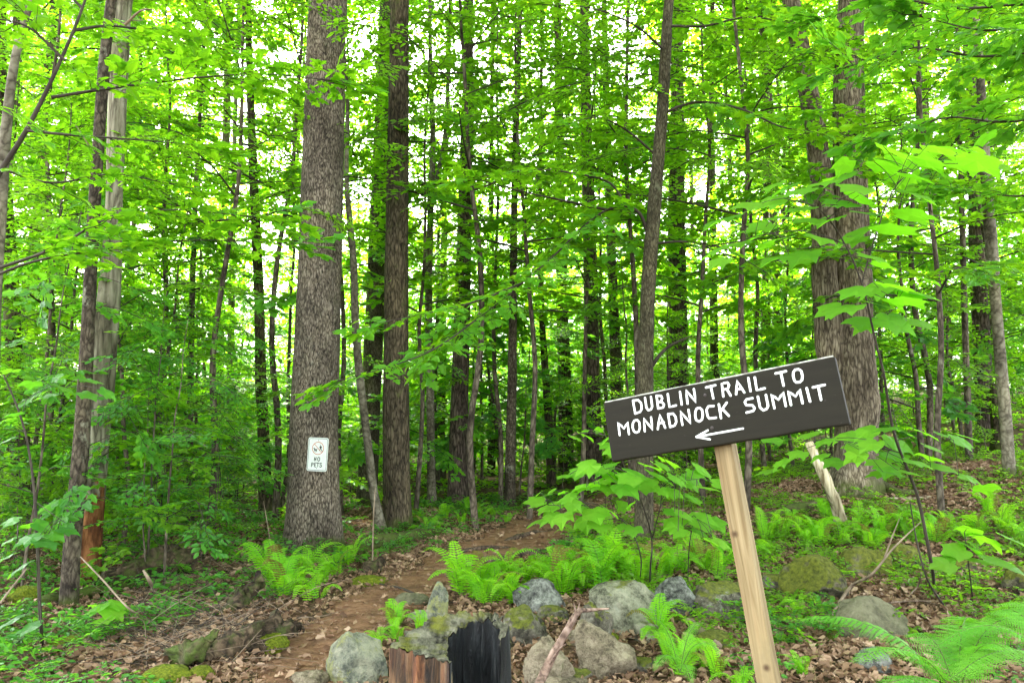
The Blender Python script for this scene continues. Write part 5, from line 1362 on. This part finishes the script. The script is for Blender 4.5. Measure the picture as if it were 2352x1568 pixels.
leafy_plant('maple_sapling', 'dark bare stemmed sapling growing by the forked sapling foot',
            [([(2170, 1395), (2130, 1330, 6.0), (2105, 1240, 6.0), (2090, 1150, 6.0)], .009, .004), ([(2235, 1380), (2225, 1300, 6.2), (2215, 1220, 6.2)], .006, .003)],
            [(2230, 1250, 70, 6.1, 10), (2270, 1232, 78, 6.2, 355), (2190, 1265, 66, 6.0, 200), (2250, 1285, 74, 6.0, 330), (2170, 1280, 60, 6, 190), (2300, 1290, 78, 5.8, 0), (2160, 1295, 60, 5.9, 210), (2340, 1240, 80, 6, 10), (2330, 1300, 60, 6, 10), (2225, 1215, 62, 6.2, 60)], LEAF_BIG, 6)
LV = []
for px, py, s, h in [(1225, 1150, 74, 190), (1270, 1160, 76, 200), (1300, 1140, 70, 170), (1330, 1162, 84, 330), (1235, 1195, 92, 215), (1290, 1185, 84, 240), (1345, 1195, 82, 260), (1330, 1120, 64, 150), (1370, 1180, 84, 280), (1405, 1170, 64, 20),
                     (1345, 1070, 80, 190), (1320, 1085, 64, 200), (1380, 1075, 88, 160), (1370, 1100, 80, 230), (1415, 1090, 88, 20), (1440, 1115, 94, 300), (1395, 1120, 78, 260), (1330, 1120, 60, 200), (1350, 998, 64, 20), (1398, 1000, 78, 200), (1405, 1030, 76, 260), (1375, 985, 34, 100),
                     (1465, 1085, 84, 10), (1520, 1090, 92, 0), (1490, 1110, 100, 320), (1560, 1100, 70, 350), (1500, 1070, 80, 30), (1595, 1105, 76, 355), (1630, 1120, 84, 340), (1440, 1100, 80, 200), (1550, 1130, 66, 330), (1620, 1080, 80, 10), (1590, 1140, 60, 350),
                     (1545, 1200, 84, 190), (1575, 1180, 78, 20), (1620, 1195, 90, 340), (1640, 1240, 70, 350), (1565, 1225, 50, 270), (1455, 1218, 66, 260), (1430, 1165, 60, 150), (1380, 1210, 70, 250), (1290, 1130, 40, 120), (1255, 1135, 50, 170), (1610, 1220, 60, 350), (1540, 1060, 70, 30), (1660, 1245, 66, 345)]:
    LV.append((px, py, s * 0.76, 5.2 + 0.35 * sin(px * 0.06 + py * .04), h))
    if len(LV) % 2: LV.append((px + 30 * sin(py), py + 10 * cos(px), s * 0.6, 5.35 + 0.3 * sin(px * .06), h + 40 * sin(px)))
leafy_plant('maple_seedling', 'bushy young maple with broad pointed leaves under the sign left corner',
            [([(1492, 1342), (1494, 1300, 5.9), (1497, 1240, 5.7), (1480, 1170, 5.5), (1450, 1110, 5.3), (1400, 1080, 5.2), (1350, 1080, 5.1)], .009, .002), ([(1497, 1240, 5.7), (1515, 1170, 5.5), (1530, 1110, 5.3), (1600, 1100, 5.2)], .005, .002),
             ([(1470, 1330), (1472, 1280, 5.7), (1450, 1220, 5.5), (1410, 1180, 5.4), (1340, 1160, 5.2), (1260, 1160, 5.1)], .006, .002), ([(1580, 1345), (1582, 1270, 5.8), (1590, 1210, 5.6), (1600, 1190, 5.4)], .005, .002), ([(1450, 1110, 5.3), (1420, 1040, 5.2), (1390, 1000, 5.2)], .003, .002)],
            LV, LEAF_BIG, 8)
leafy_plant('maple_sapling', 'thin dark sapling in front at the lower left with drooping leaves',
            [([(98, 1490), (92, 1400, 5.3), (86, 1250, 5.3), (78, 1120, 5.3), (62, 1010, 5.3), (38, 930, 5.3), (8, 860, 5.3)], .013, .005), ([(80, 1150, 5.3), (120, 1180, 5.2), (150, 1200, 5.2)], .003, .002), ([(84, 1200, 5.3), (40, 1200, 5.2), (5, 1210, 5.2)], .003, .002), ([(38, 930, 5.3), (110, 890, 5.1), (150, 890, 5.1)], .003, .002)],
            [(150, 888, 62, 5.0, 0), (110, 905, 50, 5.1, 200), (205, 905, 56, 5.0, 355), (20, 850, 46, 5.2, 170), (30, 950, 42, 5.2, 200), (60, 1205, 46, 5.2, 190), (20, 1195, 46, 5.2, 180), (100, 1205, 46, 5.2, 10), (130, 1228, 46, 5.2, 350), (20, 1235, 46, 5.1, 190), (60, 1235, 60, 5, 230), (110, 1245, 64, 5, 320), (10, 1275, 54, 5, 190),
             (215, 875, 52, 4.7, 20), (250, 900, 44, 5, 0), (70, 880, 50, 5, 120), (10, 1010, 50, 5.2, 180), (40, 1300, 60, 5.2, 200), (160, 1215, 52, 5.3, 10), (20, 1420, 70, 5, 180), (60, 1440, 60, 4.9, 200)], LEAF_DARK, 9)
leafy_plant('maple_seedling', 'small seedling with wide flat leaves before the leaning left trunk',
            [([(235, 1440), (240, 1410, 5.9), (246, 1390, 5.9)], .004, .002)],
            [(215, 1398, 62, 5.8, 190), (262, 1405, 70, 5.8, 340), (240, 1382, 60, 6, 90), (232, 1425, 52, 5.7, 250), (275, 1385, 52, 5.9, 20)], LEAF_BIG, 10)

# ------------------------------------------------------------------ the wood behind: small trees, each one its own
PLACED = [(-2.6, PINE_Y)]
def clear_of(x, y, gap):
    return all((x - a) ** 2 + (y - b) ** 2 > gap * gap for a, b in PLACED)
BACK = []
# sight lines the photo keeps open: (photo x, distance of what is seen, half width)
OPEN = [(725, 10, 50), (225, 7.9, 10), (205, 7.2, 10), (912, 11.6, 30), (1052, 14.6, 20), (600, 12.5, 10), (1900, 11.2, 60), (2000, 11.2, 30)]
def scatter(n, protos, ymin, ymax, name, gap, smin, smax, keep, bias=1.0, spread=0.78, seed=1, lift=0):
    r = np.random.default_rng(seed); made = 0; tries = 0
    while made < n and tries < n * 60:
        tries += 1
        Y = ymin + (ymax - ymin) * r.random() ** bias
        x = r.uniform(-spread, spread) * Y
        if not keep(x, Y) or not clear_of(x, Y, gap): continue
        if any(Y < hy + 0.4 and abs(1176 + F * x / Y - hx) < hw + (170 if ymin > 10 or protos is UND else 90) * 8 / Y for hx, hy, hw in OPEN): continue
        if float(on_trail(np.array([x]), np.array([Y]))[0]) < 0.5: continue
        PLACED.append((x, Y)); made += 1
        tm, cm = protos[r.integers(len(protos))]
        root = empty(name, (x, Y, float(terr(x, Y))))
        s = r.uniform(smin, smax); root.scale = (s, s, s * r.uniform(0.9, 1.15))
        root.rotation_euler = (r.normal(0, .03), r.normal(0, .03), r.uniform(0, 6.28))
        link('trunk', tm, root); link('crown', cm, root)
        BACK.append((root, project((x, Y, float(terr(x, Y))))[0], Y, name))

r_ok = lambda x, y: not (abs(x / y + .05) < .26 and 30 < y < 38)
side_ok = lambda x, y: not (-2.2 < x < 2.8 and y < 16.5) and not (x > 0.3 and x < 3.5 and y < 12)
scatter(15, UND, 9.0, 14.0, 'understory_tree', 0.9, 0.7, 1.0, lambda x, y: x < -4.6 + 0.1 * y - 0.9 and x / y < -0.30, seed=2)
scatter(14, UND, 13.0, 20.0, 'understory_tree', 1.0, 0.8, 1.1, lambda x, y: x / y > 0.32, seed=3)
scatter(60, UND, 16.5, 32.0, 'understory_tree', 1.1, 0.75, 1.15, side_ok, seed=4)
scatter(44, UND, 30.0, 52.0, 'understory_tree', 1.2, 0.8, 1.2, lambda x, y: r_ok(x, y), seed=5)
scatter(28, SAP, 7.2, 13.0, 'young_sapling', 0.45, 0.7, 1.1, lambda x, y: x / y < -0.27 and x / y > -.75 and not (x > -3.0 and y < 9.8), seed=6)
scatter(110, SAP, 12.5, 28.0, 'young_sapling', 0.5, 0.9, 1.5, lambda x, y: True, seed=7)

for q, (px, Y, s) in enumerate([(790, 13.2, 1), (955, 12.8, .95), (1095, 11.8, 1), (1150, 15.0, 1.1), (1215, 12.6, 1), (1330, 13.5, 1), (1440, 12.5, 1), (1610, 12.2, 1), (1705, 10.8, 1), (1755, 14.5, 1.1), (2125, 13.2, 1), (2150, 9.6, .9),
                                 (490, 10.2, .95), (385, 11.5, 1), (640, 12.0, 1), (2300, 13.5, 1.1), (1010, 16.5, 1.1), (1390, 17, 1.1), (300, 13.5, 1.1), (110, 10.5, 1)]):
    x = (px - 1176) / F * Y * cos(TH)
    tm, cm = MID[q % 4]
    root = empty('understory_tree', (x, Y, float(terr(x, Y)))); root.scale = (s, s, s); root.rotation_euler = (0, 0, q * 1.9)
    link('trunk', tm, root); link('crown', cm, root)
    BACK.append((root, px, Y, 'understory_tree')); PLACED.append((x, Y))

scatter(44, [SAP[3], SAP[4], SAP[4], UND[3], UND[1]], 16.0, 27.0, 'young_sapling', 0.5, 0.8, 1.4, lambda x, y: -.3 < x / y < .3, seed=9)
scatter(16, [UND[1], UND[3], UND[5], UND[3]], 13.5, 19.0, 'understory_tree', 0.9, 0.7, 0.95, lambda x, y: -.24 < x / y < .36 and not (-.02 < x / y < .12 and y < 16), seed=12)
TR = []
for q, (bk, r0, h) in enumerate([(PINE_DARK, .17, 17), (GREY, .13, 16), (MOSSY, .11, 15), (LICHEN_BARK, .09, 14), (BEECH, .10, 14), (UND_BARK, .06, 12)]):
    rr = np.random.default_rng(70 + q)
    W = np.stack([np.cumsum(rr.normal(0, .10, 7)), np.cumsum(rr.normal(0, .10, 7)), np.linspace(-.15, h, 7)], -1); W[:, :2] -= W[0, :2]
    ch, _P = trunk_chunks(W, r0 * np.linspace(1.1, .45, 7), 10, 0.25, 0.03, q, 5)
    TR.append((build_mesh('back_trunk', ch, [bk]), W))
def tall(n, ymin, ymax, keep, seed):
    r = np.random.default_rng(seed); made = 0; tries = 0
    while made < n and tries < n * 60:
        tries += 1
        Y = r.uniform(ymin, ymax); x = r.uniform(-.8, .8) * Y
        if not keep(x, Y) or not clear_of(x, Y, 0.8) or float(on_trail(np.array([x]), np.array([Y]))[0]) < 0.6: continue
        PLACED.append((x, Y)); made += 1
        k = r.integers(len(TR)); tm, W = TR[k]
        root = empty('tall_tree', (x, Y, float(terr(x, Y)))); s = r.uniform(0.8, 1.25); root.scale = (s, s, s)
        root.rotation_euler = (r.normal(0, .025), r.normal(0, .025), r.uniform(0, 6.28))
        link('trunk', tm, root)
        if Y > 30:
            root.scale = (s * .8, s * .8, s * 1.5); zc = 8.0
            c = link('crown', FARC[r.integers(3)], root, (np.interp(zc, W[:, 2], W[:, 0]), np.interp(zc, W[:, 2], W[:, 1]), zc)); c.scale = (1.3, 1.3, .75)
        else:
            zc = r.uniform(10.5, 12) * s; zc /= s
            c = link('crown', CRN[r.integers(len(CRN))], root, (np.interp(zc, W[:, 2], W[:, 0]), np.interp(zc, W[:, 2], W[:, 1]), zc)); c.scale = (1.15, 1.15, .8)
        c.rotation_euler = (0, 0, r.uniform(0, 6.28))
        BACK.append((root, project((x, Y, float(terr(x, Y))))[0], Y, 'tall_tree'))
tall(14, 17, 30, lambda x, y: abs(x / y) > 0.26, 21)
tall(44, 30, 56, lambda x, y: not (abs(x / y + .05) < .30 and y < 47), 22)

# labels for the wood behind: what each stands beside
ORD = ['nearest', 'second nearest', 'third nearest', 'fourth nearest', 'fifth nearest', 'sixth nearest', 'seventh nearest', 'eighth nearest', 'ninth nearest', 'tenth nearest', 'eleventh nearest', 'twelfth nearest',
       'thirteenth nearest', 'fourteenth nearest', 'fifteenth nearest', 'sixteenth nearest', 'seventeenth nearest', 'eighteenth nearest', 'nineteenth nearest', 'twentieth nearest']
KINDP = {'understory_tree': ('leafy small tree', 'tree', 'leafy small trees in the wood behind'), 'young_sapling': ('low leafy sapling', 'sapling', 'low saplings of the undergrowth'), 'tall_tree': ('tall straight background tree', 'tree', 'tall straight trees in the wood behind')}
bins = {}
for root, px, Y, nm in BACK:
    a = min(ANCH, key=lambda t: abs(t[0] - px))
    bins.setdefault((nm, a[2], px < a[0]), []).append((Y, root))
for (nm, ph, left), L in bins.items():
    kp, cat, grp = KINDP[nm]
    L.sort(key=lambda t: t[0])
    for k, (Y, root) in enumerate(L):
        tag(root, ('%s %s %s %s' % (ORD[min(k, 19)], kp, 'left of' if left else 'right of', ph)), cat, grp)

FA = [(r_[0], r_[1], r_[2]) for r_ in ROCKS] 
def lab_words(s, n): return ' '.join(s.split()[:n])
FANCH = [(716, 1262, 'the big pine foot'), (912, 1218, 'the mossy brown trunk'), (1030, 1470, 'the stump'), (1238, 1372, 'the pale oval lichen rock'), (1442, 1398, 'the largest slab'), (1560, 1376, 'the rough lichen streaked rock'),
         (1720, 1380, 'the wooden post'), (1876, 1330, 'the largest mossy boulder'), (1985, 1302, 'the middle mossy boulder'), (2084, 1284, 'the dark mossy boulder'), (1478, 1252, 'the trunk behind the sign'), (1172, 1165, 'the lichen blotched trunk'),
         (1940, 1212, 'the pale leaning log'), (2318, 1085, 'the slender light grey trunk'), (1003, 1392, 'the pointed upright stone')]
fb = {}
for o, px, py, Y in FERNS:
    a = min(FANCH, key=lambda t: (t[0] - px) ** 2 + 3 * (t[1] - py) ** 2)
    dx, dy = px - a[0], py - a[1]
    rel = ('left of' if dx < 0 else 'right of') if abs(dx) > 1.3 * abs(dy) else ('in front of' if dy > 0 else 'behind')
    fb.setdefault((a[2], rel), []).append((dx * dx + dy * dy, o))
for (an, rel), L in fb.items():
    L.sort(key=lambda t: t[0])
    for k, (d, o) in enumerate(L):
        tag(o, '%s bright green fern %s %s' % (['closest', 'second closest', 'third closest', 'fourth closest', 'fifth closest', 'sixth closest', 'seventh closest', 'eighth closest', 'ninth closest', 'tenth closest', 'eleventh closest', 'twelfth closest'][min(k, 11)], rel, an), 'fern', 'ferns growing among rocks and trees')

# ------------------------------------------------------------------ what nobody could count
fo = Foliage('coarse', 77)
r = np.random.default_rng(77)
for k in range(5200):
    Y = r.uniform(52, 57); x = r.uniform(-.85, .85) * Y; z = float(terr(x, Y)) + 26 * r.random() ** 1.15
    a = r.uniform(0, 6.28); fo.spray((x, Y, z), (cos(a), sin(a), r.normal(0, .2)), r.uniform(1.0, 2.0), 0.4)
far = link('far_woods', build_mesh('far_woods', fo.chunks(), [LEAF, TWIG])); tag(far, 'far leafy wood reading as one mass', kind='stuff')

fo = Foliage('coarse', 78)
def low(n, fx, fy, keep, smin, smax):
    k = 0
    while k < n:
        x, y = fx(), fy()
        if not keep(x, y): continue
        k += 1
        a = r.uniform(0, 6.28); fo.spray((x, y, float(terr(x, y)) + r.uniform(.02, .16)), (cos(a), sin(a), r.uniform(-.1, .5)), r.uniform(smin, smax), 0.3)
ot = lambda x, y, m: float(on_trail(np.array([x]), np.array([y]))[0]) > m
low(420, lambda: r.uniform(-4.5, -1.2), lambda: r.uniform(3.8, 7.5), lambda x, y: x < -0.75 * y * .35 - 1.0 and ot(x, y, .5) and np.sin(x * 2.1) * np.sin(y * 1.9 + 1) > -0.1, .12, .26)
low(700, lambda: r.uniform(-8, -1.5), lambda: r.uniform(7, 14), lambda x, y: ot(x, y, .4) and x < -y * 0.2, .16, .34)
low(420, lambda: r.uniform(-2, 1.2), lambda: r.uniform(9, 15), lambda x, y: ot(x, y, .12), .14, .28)
low(260, lambda: r.uniform(1.4, 5.5), lambda: r.uniform(3.2, 6.5), lambda x, y: np.sin(x * 3.1 + 1) * np.sin(y * 2.3) > .2, .10, .2)
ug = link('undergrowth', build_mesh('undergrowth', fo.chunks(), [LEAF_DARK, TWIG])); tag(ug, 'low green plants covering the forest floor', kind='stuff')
fo = Foliage('coarse', 79)
low(3000, lambda: r.uniform(0.6, 9), lambda: r.uniform(5.6, 15), lambda x, y: ot(x, y, .3) and x / y < .75 and not (y < 6.6 and x < 1.2) and np.sin(x * 2.3 + .4) * np.sin(y * 1.7) > -.35, .10, .24)
low(1900, lambda: r.uniform(-15, 15), lambda: r.uniform(14, 28), lambda x, y: True, .25, .6)
ug = link('far_undergrowth', build_mesh('far_undergrowth', fo.chunks(), [LEAF, TWIG])); tag(ug, 'bright low greenery under the trees beyond the trail', kind='stuff')

# dry leaves on the floor
n = 150000
x = r.uniform(-7, 8, n); y = 1.6 + 12.5 * r.random(n) ** 1.5
d = on_trail(x, y)
pat = np.sin(x * 1.9 + 0.5) * np.sin(y * 1.6 + 2) + 0.5 * np.sin(x * 4.3 + y * 2.9)
p = np.where(d < -0.1, 0.07, np.where(d < 0.2, 0.5, 0.75 + 0.25 * pat)); p = np.where(x > 1.0, p * 1.2, p); p = np.where((x < -1.6) & (y > 6), p * .55, p)
m = (r.random(n) < p) & (np.abs(x) < 0.85 * y + .3)
x = x[m]; y = y[m]; n = len(x)
a = r.uniform(0, 6.28, n); el = r.normal(0.05, .28, n)
X = np.stack([np.cos(a), np.sin(a), el], -1); Zn = np.stack([r.normal(0, .5, n), r.normal(0, .5, n), np.ones(n)], -1)
O = np.stack([x, y, terr(x, y) + r.uniform(.012, .04, n)], -1)
lit = link('fallen_leaves', build_mesh('fallen_leaves', sum([place_leaves(kd, O[q::3], X[q::3], Zn[q::3], r.uniform(.035, .085, len(O[q::3])), 0, r.random(len(O[q::3]))) for q, kd in enumerate(('curled', 'rolled', 'torn'))], []), [LITTER])); tag(lit, 'dry brown leaves scattered over the forest floor', kind='stuff')

n = 42000                                       # crumbs of older leaves, needles and bark
x = r.uniform(-5, 6.5, n); y = 1.8 + 8 * r.random(n) ** 1.5
m = (np.abs(x) < .85 * y + .3) & (r.random(n) < np.where(on_trail(x, y) < 0, .5, 1)); x = x[m]; y = y[m]; n = len(x)
a = r.uniform(0, 6.28, n)
X = np.stack([np.cos(a), np.sin(a), r.normal(0, .2, n)], -1); Zn = np.stack([r.normal(0, .4, n), r.normal(0, .4, n), np.ones(n)], -1)
O = np.stack([x, y, terr(x, y) + r.uniform(.012, .035, n)], -1)
cr = link('leaf_crumbs', build_mesh('leaf_crumbs', place_leaves('rolled', O, X, Zn, r.uniform(.012, .034, n), 0, r.random(n) * .7), [LITTER])); tag(cr, 'crumbs of old leaves and needles between the fallen leaves', kind='stuff')

# fine dead twigs
ch = []
for k in range(1050):
    if k < 720: p = ground_at(r.normal(460, 120), r.uniform(1280, 1540))
    else: p = np.array([r.uniform(-5, 6), r.uniform(3.2, 11), 0]); p[2] = float(terr(p[0], p[1]))
    if float(on_trail(p[:1], p[1:2])[0]) < .1: continue
    a = r.uniform(0, 6.28); L = r.uniform(.15, .7); up = max(0, r.normal(.12, .25)) if k < 720 else r.uniform(0, .15)
    q = p + np.array([cos(a), sin(a) * .7, up]) * L
    mid = (p + q) / 2 + r.normal(0, .05 * L, 3) + [0, 0, .03]
    ch += tube(smooth_path(np.array([p + [0, 0, .01], mid, q + [0, 0, .015]]), 3), np.linspace(.0038, .0012, 7), 3, k % 2, False)
tw = link('twigs', build_mesh('twigs', ch, [TWIG_PALE, TWIG])); tag(tw, 'tangle of fine dead twigs on the forest floor', kind='stuff')
bpy.context.view_layer.update()
